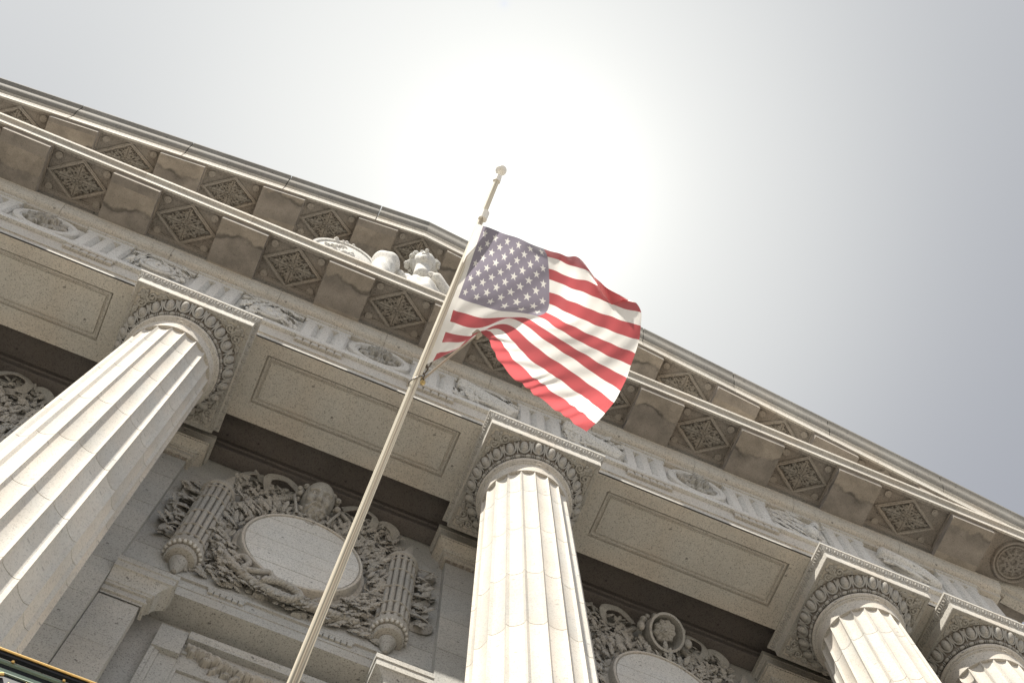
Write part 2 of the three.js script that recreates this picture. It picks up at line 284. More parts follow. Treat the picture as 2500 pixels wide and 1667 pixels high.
  const disc = (x, g) => {
    mk('rim', [lathe([[0.3, 0.03], [0.325, 0.05], [0.35, 0.042], [0.36, 0.06], [0.42, 0.064], [0.445, 0.05], [0.452, 0]], 48).rotateX(Math.PI / 2).scale(1, 0.95, 1).translate(x, 1.115, 0.58)], M.pale, g);
    const f = new Field(x - 0.33, 0.78, x + 0.33, 1.45, 0.009);
    for (let k = 0; k < 9; k++) { const a = k / 9 * 6.283; f.leaf(x + 0.09 * Math.cos(a), 1.115 + 0.09 * Math.sin(a), a + R(-0.2, 0.2), 0.24, 0.085, R(0.06, 0.1), 3, R(-0.15, 0.15)); }
    for (let k = 0; k < 7; k++) { const a = k / 7 * 6.283 + 0.3; f.leaf(x + 0.03 * Math.cos(a), 1.115 + 0.03 * Math.sin(a), a, 0.15, 0.055, 0.14, 2); f.ball(x + 0.24 * Math.cos(a), 1.115 + 0.24 * Math.sin(a), 0.03, 0.05); }
    f.ball(x, 1.115, 0.055, 0.12);
    mk('rosette', f.geo((u, v, h) => [u, v, 0.578 + h]), M.carved, g);
  };
  const relief = (x, g, kind) => {
    const f = new Field(x - 0.46, 0.71, x + 0.46, 1.54, 0.009), y = 1.12, z = 0.58, gs = [], leaf = (u, v, a, l, e = 0.02) => gs.push(leafAt(Math.max(x - 0.42, Math.min(x + 0.42, u)), Math.max(0.78, Math.min(1.48, v)), z + e, a, l, R(0.0, 0.4), R(-0.5, 0.5)));
    const inward = (u, v) => Math.atan2(y - v, x - u) + R(-0.9, 0.9);
    if (kind === 0) { // round shield over foliage
      for (let k = 0; k < 46; k++) { const u = x + R(-0.44, 0.44), v = y + R(-0.36, 0.38); leaf(u, v, inward(u, v), R(0.12, 0.2)); }
      f.put(x, y - 0.14, 0.26, 0, (a, b) => { const d = Math.hypot(a, b * 1.1); return d < 0.24 ? 0.06 + 0.06 * Math.sqrt(1 - d * d / 0.058) - (d > 0.18 && d < 0.2 ? 0.03 : 0) : null; }); for (let k = 0; k < 40; k++) { const u = x + R(-0.44, 0.44), v = y + R(-0.36, 0.4); if (Math.hypot(u - x, v - y + 0.14) > 0.2) leaf(u, v, inward(u, v), R(0.08, 0.15), 0.05); }
      gs.push(new THREE.TorusGeometry(0.235, 0.024, 8, 40).scale(1, 0.91, 1).translate(x, y - 0.14, z + 0.08), ball(x, y - 0.14, z + 0.1, 0.06, 1, 1, 0.8), ...rope([[x - 0.44, y + 0.3, z + 0.03], [x - 0.1, y + 0.36, z + 0.06], [x + 0.2, y + 0.3, z + 0.06], [x + 0.44, y + 0.36, z + 0.03]], 0.035, 0.1));
    } else if (kind === 1) { // draped cloth laid across branches
      f.put(x, y, 0.55, -0.55, (a, b) => Math.abs(b) < 0.17 && Math.abs(a) < 0.5 ? 0.06 + 0.06 * Math.sqrt(1 - b * b / 0.029) + 0.012 * Math.sin(b * 55 + 2 * Math.sin(a * 7)) : null);
      for (let k = 0; k < 44; k++) { const q = rnd() < 0.5 ? -1 : 1, u = x + q * R(0.12, 0.42), v = y + q * R(0.06, 0.36); leaf(u, v, inward(u, v) + 1.2, R(0.12, 0.2)); }
      gs.push(tube([[x - 0.42, y + 0.02, z + 0.03], [x - 0.15, y + 0.3, z + 0.07], [x + 0.2, y + 0.35, z + 0.06], [x + 0.43, y + 0.2, z + 0.03]], 0.024, 24, 7), tube([[x - 0.4, y - 0.3, z + 0.03], [x, y - 0.24, z + 0.06], [x + 0.4, y - 0.34, z + 0.03]], 0.024, 24, 7));
    } else if (kind === 2) { // perched bird with a raised wing
      for (let q = 0; q < 3; q++) for (let k = 0; k < 10; k++) { const gq = LEAVES[k % 3].clone(); gq.scale(R(0.3, 0.4) - 0.05 * q, 0.1, 0.12); gq.rotateZ(-0.3 - 0.07 * k + R(-0.08, 0.08)); gq.translate(x - 0.42 + q * 0.13, y + 0.34 - k * 0.068, z + 0.02 + 0.022 * q); gs.push(gq); }
      gs.push(ball(x + 0.18, y - 0.08, z + 0.02, 0.16, 0.85, 1.25, 0.7, 14), ball(x + 0.28, y + 0.18, z + 0.06, 0.08, 1, 1, 0.9, 12), tube([[x + 0.24, y + 0.05, z + 0.05], [x + 0.27, y + 0.12, z + 0.06], [x + 0.28, y + 0.18, z + 0.06]], 0.07, 8, 8), new THREE.ConeGeometry(0.028, 0.1, 8).rotateZ(-1.9).translate(x + 0.37, y + 0.16, z + 0.07));
      for (let k = 0; k < 10; k++) leaf(x + R(0, 0.4), y - R(0.2, 0.34), R(2, 4), 0.14);
    } else { // reclining figure in loose drapery
      f.path([[x - 0.3, y + 0.2, 0.03], [x - 0.08, y + 0.04, 0.05], [x + 0.18, y - 0.06, 0.04], [x + 0.38, y - 0.24, 0.01]], 0.11, 0.02); f.path([[x - 0.26, y + 0.14], [x - 0.06, y - 0.18], [x + 0.1, y - 0.3]], 0.055, 0.06);
      gs.push(ball(x - 0.31, y + 0.31, z + 0.06, 0.075, 1, 1.25, 1, 12)); for (let k = 0; k < 16; k++) gs.push(tube([[x + R(-0.4, 0.1), y + R(-0.1, 0.1), z + 0.05], [x + R(-0.2, 0.3), y + R(-0.3, 0), z + 0.1], [x + R(0, 0.42), y - R(0.15, 0.38), z + 0.03]], 0.02, 12, 6));
      for (let k = 0; k < 22; k++) { const u = x + R(-0.42, 0.42), v = y + R(0.12, 0.36); leaf(u, v, inward(u, v), R(0.1, 0.17)); }
    }
    gs.push(f.geo((u, v, h) => [u, v, 0.578 + h])); mk('relief', gs.map(q => uvBox(q)), M.pale, g);
  };
  const kinds = [3, 1, 0, -1, 2, 0, -1, 1, 1, -1, 2, 3];
  for (let i = 0; i + 1 < TRIG.length; i++) {
    const x0 = TRIG[i] + 0.331, x1 = TRIG[i + 1] - 0.331, g = metope(x0, x1), k = [3, 1, -1, 0, 0, -1, 1, 1, -1, 2, 3][i], x = (x0 + x1) / 2;
    k < 0 ? disc(x, g) : relief(x, g, k);
  }
}

// ------------------------------------------------------------------ coffers and mutules, level and raking
const W_M = 0.68, Z_B = 0.79, Z_F = 1.445;
function flowerField() {
  const f = new Field(-0.4, -0.4, 0.4, 0.4, 0.0065), S = 0.27; // inside a square turned on its point
  const q = S;
  for (let k = 0; k < 4; k++) {
    const a = k * Math.PI / 2 + Math.PI / 4; // towards the square's sides
    const b = k * Math.PI / 2;               // towards its corners
    const L = [[b, 0.33, 0.085, 0.05, 4], [a, 0.24, 0.075, 0.036, 3]];
    for (const [t, l, w, h, n] of L) f.leaf(0.05 * Math.cos(t), 0.05 * Math.sin(t), t, l, w, h, n);
    for (const s of [-1, 1]) { f.leaf(0.1 * Math.cos(b), 0.1 * Math.sin(b), b + s * 0.42, 0.19, 0.05, 0.045, 3, s * 0.25); f.leaf(0.17 * Math.cos(b), 0.17 * Math.sin(b), b + s * 0.7, 0.11, 0.036, 0.04, 2, s * 0.3); f.ball(0.2 * Math.cos(a + s * 0.18), 0.2 * Math.sin(a + s * 0.18), 0.028, 0.022); }
    f.put(0.15 * Math.cos(a), 0.15 * Math.sin(a), 0.035, a, (x, y) => x * x / 4 + y * y < 0.00014 ? -0.03 : 0, true);
  }
  f.put(0, 0, 0.085, 0, (x, y) => { const r = Math.hypot(x, y), t = Math.atan2(y, x); return r < 0.075 ? 0.05 + 0.014 * Math.cos(5 * t) * Math.min(1, r / 0.03) : null; }); f.ball(0, 0, 0.02, 0.055);
  return f;
}
const FL = flowerField();
function coffer(parent, xa, xb, y, rake, big) {
  const cx = (xa + xb) / 2, hw = (xb - xa) / 2 - 0.03, cz = 1.117, hz = 0.312, g = grp('coffer', parent);
  const fix = q => rake ? shear(q, 0.43, 6.42) : q, X = Math.min(hw + 0.025, 0.5), parts = [];
  const split = cx > 2.2 && cx < 2.6 && rake;
  const plate = split ? [box(xa, 2.4, y, y + 0.06, Z_B, Z_F + 0.02), box(2.4, xb, y, y + 0.06, Z_B, Z_F + 0.02)] : [box(xa, xb, y, y + 0.06, Z_B, Z_F + 0.02)];
  mk('coffer_bed', plate.map(fix), M.sootShade, g);
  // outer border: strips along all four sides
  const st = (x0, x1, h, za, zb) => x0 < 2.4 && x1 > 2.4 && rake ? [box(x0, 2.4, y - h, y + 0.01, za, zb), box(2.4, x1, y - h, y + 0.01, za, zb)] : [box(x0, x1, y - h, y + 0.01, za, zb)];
  for (const q of [...st(xa + 0.004, xb - 0.004, 0.05, Z_B + 0.003, Z_B + 0.055), ...st(xa + 0.004, xb - 0.004, 0.03, Z_B + 0.055, Z_B + 0.075), ...st(xa + 0.004, xb - 0.004, 0.04, Z_F - 0.03, Z_F + 0.012)]) mk('border', fix(q), M.sootShade, g);
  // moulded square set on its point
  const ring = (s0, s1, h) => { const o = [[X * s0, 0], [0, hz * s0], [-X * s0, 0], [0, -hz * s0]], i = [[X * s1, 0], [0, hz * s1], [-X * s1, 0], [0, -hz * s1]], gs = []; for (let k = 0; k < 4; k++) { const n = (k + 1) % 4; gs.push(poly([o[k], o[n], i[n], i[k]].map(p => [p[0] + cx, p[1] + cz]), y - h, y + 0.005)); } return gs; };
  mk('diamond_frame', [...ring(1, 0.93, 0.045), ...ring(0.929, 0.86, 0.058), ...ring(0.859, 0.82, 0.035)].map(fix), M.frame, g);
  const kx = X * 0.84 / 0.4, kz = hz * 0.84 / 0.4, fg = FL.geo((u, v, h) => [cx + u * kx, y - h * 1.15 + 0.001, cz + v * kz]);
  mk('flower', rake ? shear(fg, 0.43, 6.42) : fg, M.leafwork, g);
  for (const [sx, sz] of [[-1, -1], [1, -1], [-1, 1], [1, 1]]) {
    const d = new THREE.CylinderGeometry(0.042, 0.052, 0.035, 20); d.translate(cx + sx * X * 0.77, y - 0.016, cz + sz * hz * 0.74); mk('roundel', fix(uvBox(d)), M.frame, g);
  }
}
function mutule(parent, x, y, rake) {
  const pr = [[Z_B - 0.02, 0], [Z_F, 0], [Z_F, 0.13], [Z_F + 0.012, 0.132], [Z_F + 0.012, 0.155], [Z_F + 0.024, 0.158], [Z_F + 0.024, 0.215], [Z_B - 0.02, 0.215]].map(([z, v]) => [z, v + y]);
  let g = extX(pr, x - W_M / 2, x + W_M / 2); const ou = rnd() * 2.8, ov = R(-0.22, 0.22);
  const side = s => box(x + s * W_M / 2 - 0.014, x + s * W_M / 2 + 0.016, y + 0.14, y + 0.2, Z_B, Z_F + 0.02);
  let q = [g, side(-1), side(1)]; if (rake) q = q.map(a => shear(a, 0.43, 6.42)); q = q.map(a => uvBox(a, ou, ov));
  mk('mutule', q, M.stained, parent);
}
const cor = thing('cornice', 'level stone cornice with square blocks and flower coffers under its overhang', 'cornice');
const ped = thing('pediment', 'sloping gable cornice against the sky with coffered underside and rounded gutter stones', 'pediment');
{
  const Y = 1.83, CY = 2.04;
  for (let i = 1; i < TRIG.length; i++) mutule(cor, TRIG[i], Y, false);
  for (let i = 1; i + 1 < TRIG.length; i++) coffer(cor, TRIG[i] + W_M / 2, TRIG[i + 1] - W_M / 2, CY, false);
  const xs = [-8.2, -6.4, -4.8, -3.22, -1.59, 0.03, 1.62, 3.2, 4.8, 6.4, 7.98, 9.5, 11.2, 12.87];
  for (let i = 0; i + 1 < xs.length; i++) mk('corona_stone', extX([[0.5, 2.075], [1.455, 2.075], [1.455, 1.992], [1.487, 1.985], [1.487, 2.152], [1.497, 2.156], [1.497, 2.172], [1.512, 2.176], [1.512, 2.19], [1.538, 2.195], [1.541, 2.21], [1.541, 2.287], [0.5, 2.6]], xs[i] + G * 0.5, xs[i + 1] - G * 0.5), tone('granite', i), cor);
  // corner soffit with a round medallion
  mk('corner_soffit', [box(11.43 + W_M / 2 + 0.05, 12.84, CY + 0.001, CY + 0.06, -1.4, Z_F + 0.015), box(11.43 + W_M / 2 + 0.02, 11.43 + W_M / 2 + 0.1, 1.95, CY, Z_B, Z_F)], M.sootShade, cor);
  const f = new Field(11.85, 0.78, 12.75, 1.46, 0.011), cx = 12.33, cz = 1.1;
  f.ring(cx, cz, 0.31, 0.025, 0.06); f.ring(cx, cz, 0.25, 0.02, 0.04);
  for (let k = 0; k < 10; k++) f.leaf(cx + 0.04 * Math.cos(k * 0.628), cz + 0.04 * Math.sin(k * 0.628), k * 0.628, 0.19, 0.05, 0.05, 3);
  mk('corner_medallion', f.geo((u, v, h) => [u, CY - h, v]), M.sootShade, cor);
  mk('corner_bracket', box(12.1, 12.8, Y, CY, -1.2, 0.6), M.stained, cor);
  // pediment
  const tri = poly([[-9, 2.4], [13.8, 2.4], [2.4, 7.3]], 0.2, 0.62, 'z'); mk('tympanum', tri, M.granite, ped);
  const T = TRIG.filter(x => x > -5 && x < 10); T.push(11.2);
  for (const x of T) mutule(ped, x, 0, true);
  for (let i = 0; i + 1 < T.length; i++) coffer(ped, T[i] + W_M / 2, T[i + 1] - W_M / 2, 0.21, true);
  const rx = [-9.3, -8.1, -6.5, -4.95, -3.34, -1.67, -0.06, 1.52, 2.4, 3.28, 4.86, 6.4, 7.96, 9.52, 11.3, 12.9, 14.2];
  const cym = []; for (let i = 0; i <= 12; i++) { const t = i / 12; cym.push([1.525 + 0.1 * (t + Math.sin(2 * Math.PI * t) / 7), 0.5 + 0.33 * t]); }
  for (let i = 0; i + 1 < rx.length; i++) {
    const gap = Math.abs(rx[i] - 2.4) < 0.01 ? 0 : 0.007, gap2 = Math.abs(rx[i + 1] - 2.4) < 0.01 ? 0 : 0.007, a = rx[i] + gap, b = rx[i + 1] - gap2, dy = R(-0.004, 0.004);
    const under = extX([[0.5, 0.245], [1.452, 0.245], [1.452, 0.16], [1.484, 0.155], [1.484, 0.325], [1.488, 0.33], [1.488, 0.388], [1.482, 0.41], [1.494, 0.414], [1.494, 0.436], [1.506, 0.44], [1.506, 0.462], [1.516, 0.466], [1.516, 0.492], [0.5, 0.7]], a, b);
    const gut = extX([[0.5, 0.62], [1.5, 0.494], [1.525, 0.494], ...cym.map(([z, y]) => [z, y + dy]), [1.628, 0.84 + dy], [1.628, 0.875 + dy], [1.55, 0.9], [0.5, 0.75]], a, b);
    mk('rake_cornice_stone', shear(under, 0.43, 6.42), tone('granite', i), ped); mk('gutter_stone', shear(gut, 0.43, 6.42), tone('gutter', i), ped);
  }
  for (let i = 0; i + 1 < rx.length; i++) mk('rake_bed_moulding', shear(extX([[0.5, -0.32], [0.64, -0.3], [0.648, -0.24], ...arc(0.66, 0, 0.115, 0.19, -90, 0, 6), [0.79, 0.0], [0.79, 0.25], [0.5, 0.25]], rx[i] + 0.003, rx[i + 1] - 0.003), 0.43, 6.42), M.granite, ped);
}

// ------------------------------------------------------------------ columns
const capG = (() => {
  const o = {}, sq = pts => { const g = new THREE.LatheGeometry(pts.map(p => new THREE.Vector2(p[0] * Math.SQRT2, p[1])), 4); g.rotateY(Math.PI / 4); const n = uvBox(g); n.deleteAttribute('normal'); n.computeVertexNormals(); return n; };
  o.abacus = merge([sq([[0.3, -0.33], [0.765, -0.33], [0.765, -0.178], [0.77, -0.17]]), sq([[0.77, -0.17], [0.776, -0.15], [0.79, -0.11], [0.812, -0.06], [0.822, -0.05], [0.822, -0.003], [0.3, -0.003]])]);
  // border of tongues on the sloping top moulding
  const tongues = [], rims = [], n = 13;
  for (let s = 0; s < 4; s++) for (let k = 0; k < n; k++) {
    const u = (k + 0.5) / n * 1.56 - 0.78, a = s * Math.PI / 2, O = V3(u, -0.11, 0.793).applyAxisAngle(V3(0, 1, 0), a), ex = V3(-1, 0, 0).applyAxisAngle(V3(0, 1, 0), a), ey = V3(0, -0.9, -0.36).normalize().applyAxisAngle(V3(0, 1, 0), a), ez = new THREE.Vector3().crossVectors(ex, ey);
    const p = []; for (let i = 0; i <= 10; i++) { const t = Math.PI * (i / 10); p.push([0.044 * Math.cos(t), -0.035 + 0.085 * Math.sin(t), 0]); }
    rims.push(place(tube([[0.044, -0.05, 0], ...p, [-0.044, -0.05, 0]], 0.0085, 14, 5), O, ex, ey, ez));
    tongues.push(place(ball(0, -0.01, 0, 0.022, 0.8, 1.6, 0.6, 8), O, ex, ey, ez), place(ball(0.06, 0.03, 0, 0.011, 0.7, 2, 0.7, 6), O, ex, ey, ez));
  }
  o.border = merge([...rims, ...tongues]);
  // raised edge and scrolls under the abacus
  const e = []; for (const s of [-1, 1]) { e.push(box(-0.763, 0.763, -0.343, -0.3305, s > 0 ? 0.715 : -0.763, s > 0 ? 0.763 : -0.715), box(s > 0 ? 0.715 : -0.763, s > 0 ? 0.763 : -0.715, -0.343, -0.3305, -0.714, 0.714)); }
  o.edge = merge(e);
  const f = new Field(0.3, 0.3, 0.715, 0.715, 0.0065);
  f.spiral(0.63, 0.52, 0.062, 0.014, 0.02, 1.5, 1, 2.4); f.spiral(0.52, 0.63, 0.062, 0.014, 0.02, 1.5, -1, -0.8); f.leaf(0.54, 0.54, Math.PI / 4, 0.2, 0.055, 0.04, 3); f.spiral(0.67, 0.38, 0.04, 0.011, 0.018, 1.3, -1, 1.5); f.spiral(0.38, 0.67, 0.04, 0.011, 0.018, 1.3, 1, 0);
  f.path([[0.6, 0.57], [0.655, 0.47], [0.66, 0.4], [0.68, 0.33]], 0.012, 0.012); f.path([[0.57, 0.6], [0.47, 0.655], [0.4, 0.66], [0.33, 0.68]], 0.012, 0.012); f.ball(0.68, 0.6, 0.026, 0.01); f.ball(0.6, 0.68, 0.026, 0.01);
  for (const [x, y, t] of [[0.64, 0.46, -0.6], [0.46, 0.64, 2.2], [0.69, 0.45, -1.5], [0.45, 0.69, 3.1], [0.6, 0.6, 0.2], [0.6, 0.6, 1.4]]) f.leaf(x, y, t, 0.085, 0.026, 0.026, 2);
  for (let j = 0; j < f.ny; j++) for (let i = 0; i < f.nx; i++) if (Math.hypot(f.x0 + i * f.c, f.y0 + j * f.c) < 0.755) f.h[j * f.nx + i] = 0;
  const q = f.geo((u, v, h) => [u, -0.3295 - h, v]); o.scrolls = [0, 1, 2, 3].map(k => q.clone().rotateY(k * Math.PI / 2));
  o.echinus = lathe([[0.3, -0.5], [0.585, -0.575], [0.585, -0.55], [0.618, -0.53], [0.635, -0.5], [0.665, -0.44], [0.7, -0.38], [0.728, -0.352], [0.742, -0.348], [0.748, -0.3305]], 96);
  o.eggs = []; o.frames = []; const N = 24;
  const base = ball(0, 0, 0, 1, 0.056, 0.098, 0.062, 14), U = []; for (let i = 0; i <= 12; i++) { const t = Math.PI * i / 12; U.push([0.074 * Math.cos(t), -0.02 + 0.115 * Math.sin(t), -0.004]); }
  const shell = tube([[0.072, -0.085, 0], ...U, [-0.072, -0.085, 0]], 0.0135, 22, 6), dart = new THREE.CylinderGeometry(0.02, 0.005, 0.17, 6); dart.scale(1, 1, 0.8);
  for (let k = 0; k < N; k++) {
    const F = (a, r, y) => { const er = V3(Math.cos(a), 0, Math.sin(a)), ey = er.clone().multiplyScalar(-0.11).add(V3(0, -0.19, 0)).normalize(), ez = er.clone().multiplyScalar(0.19).add(V3(0, -0.11, 0)).normalize(); return [V3(r * er.x, y, r * er.z), new THREE.Vector3().crossVectors(ey, ez), ey, ez]; };
    const a = (k + 0.5) / N * 2 * Math.PI, b = k / N * 2 * Math.PI;
    o.eggs.push(place(base, ...F(a, 0.688, -0.425))); o.frames.push(place(shell, ...F(a, 0.7, -0.435)), place(dart.clone().rotateX(Math.PI), ...F(b, 0.69, -0.455)));
  }
  o.darts = merge(o.frames.filter((_, i) => i % 2)); o.shells = merge(o.frames.filter((_, i) => !(i % 2)));
  const bead = []; for (let k = 0; k < 30; k++) { const a = k / 30 * 2 * Math.PI, t = new THREE.Quaternion().setFromAxisAngle(V3(0, 1, 0), -a); const add = (g, da) => { g.translate(0.62, 0, 0); g.rotateY(-(a + da)); g.translate(0, -0.562, 0); bead.push(g); }; add(ball(0, 0, 0, 0.029, 0.9, 0.95, 1.35, 10), 0); add(ball(0, 0, 0, 0.027, 0.9, 1, 0.3, 8), 0.085); add(ball(0, 0, 0, 0.027, 0.9, 1, 0.3, 8), 0.125); }
  o.beads = merge(bead);
  o.ring = lathe([[0.45, -0.94], [0.556, -0.94], [0.56, -0.935], [0.56, -0.76], [0.566, -0.73], [0.582, -0.715], [0.59, -0.712], [0.59, -0.688], [0.57, -0.684], ...Array.from({ length: 11 }, (_, i) => { const a = -Math.PI / 2 + Math.PI * i / 10; return [0.572 + 0.046 * Math.cos(a), -0.634 + 0.046 * Math.sin(a)]; }), [0.56, -0.585], [0.45, -0.56]], 96);
  return o;
})();
const shaftR = y => 0.5555 + 0.0186 * (-0.95 - y) - 0.00035 * Math.pow(-0.95 - y, 2);
function drum(y0, y1) { // fluted drum between two heights
  const N = 20, S = 8, pos = [], H = 3; const pt = (k, y) => { const t = (k % S) / S, R0 = shaftR(y), r = R0 - R0 * 0.074 * Math.sqrt(Math.max(0, 1 - Math.pow(2 * t - 1, 2))) , a = (k / S + 0.5) / N * 2 * Math.PI; return [r * Math.cos(a), y, r * Math.sin(a)]; };
  for (let k = 0; k < N * S; k++) for (let h = 0; h < H; h++) { const a = y0 + (y1 - y0) * h / H, b = y0 + (y1 - y0) * (h + 1) / H, A = pt(k, a), B = pt(k + 1, a), C = pt(k + 1, b), D = pt(k, b); pos.push(...A, ...C, ...B, ...A, ...D, ...C); }
  for (let k = 0; k < N * S; k++) { pos.push(0, y1, 0, ...pt(k + 1, y1), ...pt(k, y1)); pos.push(0, y0, 0, ...pt(k, y0), ...pt(k + 1, y0)); }
  const g = new THREE.BufferGeometry(); g.setAttribute('position', new THREE.Float32BufferAttribute(pos, 3)); g.computeVertexNormals(); return crease(uvBox(g), 0.45);
}
const DR = []; { const ys = [-0.934, -1.62, -2.9, -4.22, -5.48, -6.75, -8.0, -9.2]; for (let i = 0; i + 1 < ys.length; i++) DR.push(drum(ys[i + 1] + 0.0055, ys[i] - (i ? 0.0055 : 0))); }
const baseG = lathe([[0.3, -9.2], [0.71, -9.2], [0.72, -9.3], [0.8, -9.36], [0.82, -9.45], [0.8, -9.54], [0.74, -9.58], [0.74, -9.64], [0.9, -9.7], [0.93, -9.82], [0.9, -9.95], [0.3, -9.95]].reverse(), 48);
const columnLabels = [
  ['thick fluted granite column at far left, cut off by the left edge above the balcony rail', 0],
  ['fluted granite column in the middle, the one just right of the flagpole', 4.8],
  ['fluted granite column on the right with the dark stained capital, left one of the close pair', 9.57],
  ['half seen fluted granite column in the bottom right corner, right one of the close pair', 11.43],
];
const col0 = thing('stone_column', columnLabels[0][0], 'column', [0, 0, 0]);
{
  const sh = grp('shaft', col0); DR.forEach((g, i) => { const d = mk('drum', g, tone('shaft', i), sh); });
  const cp = grp('capital', col0);
  mk('abacus', capG.abacus, M.granite, cp); mk('tongue_border', capG.border, M.carved, cp).userData.kind = 'stuff'; mk('abacus_edge', capG.edge, M.carved, cp);
  for (const g of capG.scrolls) mk('corner_scroll', g, M.carved, cp);
  mk('echinus', capG.echinus, M.sootShade, cp); for (const g of capG.eggs) mk('egg', uvBox(g), M.carved, cp);
  mk('egg_shells', capG.shells, M.carved, cp).userData.kind = 'stuff'; mk('darts', capG.darts, M.carved, cp).userData.kind = 'stuff'; mk('bead_row', capG.beads, M.carved, cp).userData.kind = 'stuff'; mk('neck_ring', uvBox(capG.ring), M.granite, cp);
  baseG.scale(0.8, 1, 0.8); mk('base', [uvBox(baseG), box(-0.76, 0.76, -10.3, -9.95, -0.76, 0.7)], M.granite, col0);
}
for (const [label, x] of columnLabels.slice(1)) { const c = col0.clone(); c.name = numbered('stone_column'); c.position.x = x; c.userData = { label, category: 'column' }; c.rotation.y = x === 4.8 ? 0 : 0; scene.add(c); }

// ------------------------------------------------------------------ wall, pilasters and the panels between
const ZW = -1.3, ZP = -1.18;
{
  const w = thing('back_wall', 'shaded granite wall and ceiling of the shallow porch behind the columns', 'wall');
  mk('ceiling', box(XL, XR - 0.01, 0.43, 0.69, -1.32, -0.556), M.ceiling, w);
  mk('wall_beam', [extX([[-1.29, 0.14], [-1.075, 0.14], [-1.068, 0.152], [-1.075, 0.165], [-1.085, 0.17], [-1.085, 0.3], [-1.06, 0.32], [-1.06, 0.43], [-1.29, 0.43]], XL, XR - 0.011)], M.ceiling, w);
  for (const [a, b] of [[-4.2, -0.6], [0.6, 4.2], [5.4, 8.97]]) {
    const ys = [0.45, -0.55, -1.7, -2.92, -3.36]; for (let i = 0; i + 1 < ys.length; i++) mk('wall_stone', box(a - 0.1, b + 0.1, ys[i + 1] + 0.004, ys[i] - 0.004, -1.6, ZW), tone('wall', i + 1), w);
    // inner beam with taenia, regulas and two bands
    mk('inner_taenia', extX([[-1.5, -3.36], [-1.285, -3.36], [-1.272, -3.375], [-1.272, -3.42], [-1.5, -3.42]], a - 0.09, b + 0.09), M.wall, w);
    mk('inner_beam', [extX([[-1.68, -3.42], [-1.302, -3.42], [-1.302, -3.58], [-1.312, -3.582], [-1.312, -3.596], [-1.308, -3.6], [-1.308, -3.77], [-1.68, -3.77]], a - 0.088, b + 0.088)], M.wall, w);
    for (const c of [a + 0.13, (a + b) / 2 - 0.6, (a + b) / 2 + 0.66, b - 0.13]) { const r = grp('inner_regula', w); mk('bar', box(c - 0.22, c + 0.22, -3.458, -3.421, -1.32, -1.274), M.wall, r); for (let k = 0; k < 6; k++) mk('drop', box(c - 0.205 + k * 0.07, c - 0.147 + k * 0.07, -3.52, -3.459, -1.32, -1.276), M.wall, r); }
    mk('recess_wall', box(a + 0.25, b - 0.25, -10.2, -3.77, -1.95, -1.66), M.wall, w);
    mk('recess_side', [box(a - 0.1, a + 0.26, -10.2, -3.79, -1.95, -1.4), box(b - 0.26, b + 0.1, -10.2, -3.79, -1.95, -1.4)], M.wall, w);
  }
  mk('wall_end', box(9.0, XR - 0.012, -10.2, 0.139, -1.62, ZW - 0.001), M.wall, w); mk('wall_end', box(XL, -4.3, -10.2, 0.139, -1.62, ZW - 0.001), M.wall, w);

  const PL = [['granite pilaster behind the far left column, its stone joints showing', 0], ['granite pilaster behind the middle column, lit by sun near its foot', 4.8], ['granite pilaster in deep shade behind the left column of the right pair', 9.57], ['granite pilaster hidden behind the corner column at bottom right', 11.43], ['granite pilaster left of the frame edge', -4.77]];
  let first = null;
  for (const [label, x] of PL) {
    if (first) { const c = first.clone(); c.name = numbered('pilaster'); c.position.x = x; c.userData = { label, category: 'pilaster' }; scene.add(c); continue; }
    const p = first = thing('pilaster', label, 'pilaster', [x, 0, 0]); const sq = (hx, hz, y0, y1) => box(-hx, hx, y0, y1, ZW - 0.2, hz);
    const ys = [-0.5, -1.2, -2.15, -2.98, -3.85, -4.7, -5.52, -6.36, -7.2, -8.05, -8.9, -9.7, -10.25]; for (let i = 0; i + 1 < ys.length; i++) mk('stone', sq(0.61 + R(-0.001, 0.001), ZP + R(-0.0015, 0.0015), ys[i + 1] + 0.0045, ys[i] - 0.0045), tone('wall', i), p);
    const cp = grp('capital', p), pyr = (h0, z0, y0, h1, z1, y1) => { const a = [[-h0, y0, z0], [h0, y0, z0], [h1, y1, z1], [-h1, y1, z1]], L = [[-h0, y0, ZW - 0.1], [-h0, y0, z0], [-h1, y1, z1], [-h1, y1, ZW - 0.1]], P = []; const qd = (q) => P.push(...q[0], ...q[1], ...q[2], ...q[0], ...q[2], ...q[3]); qd(a); qd(L); qd(L.map(v => [-v[0], v[1], v[2]])); const g = new THREE.BufferGeometry(); g.setAttribute('position', new THREE.Float32BufferAttribute(P, 3)); g.computeVertexNormals(); return uvBox(g); };
    mk('abacus', [sq(0.82, -0.935, -0.02, 0.1), pyr(0.79, -0.955, -0.12, 0.815, -0.94, -0.02), sq(0.785, -0.958, -0.2, -0.121), sq(0.765, -0.975, -0.225, -0.2005)], M.granite, cp);
    mk('cavetto', [pyr(0.665, -1.12, -0.31, 0.685, -1.085, -0.275), pyr(0.685, -1.085, -0.275, 0.73, -1.02, -0.24), pyr(0.73, -1.02, -0.24, 0.762, -0.978, -0.225)], M.granite, cp);
    mk('band', [sq(0.672, -1.108, -0.345, -0.31), sq(0.66, -1.12, -0.45, -0.3455), sq(0.648, -1.135, -0.475, -0.451)], M.granite, cp);
    for (let k = 0; k < 13; k++) mk('bead', box(-0.62 + k * 0.097, -0.56 + k * 0.097, -0.499, -0.476, -1.19, -1.142), M.sootShade, cp);
  }
}

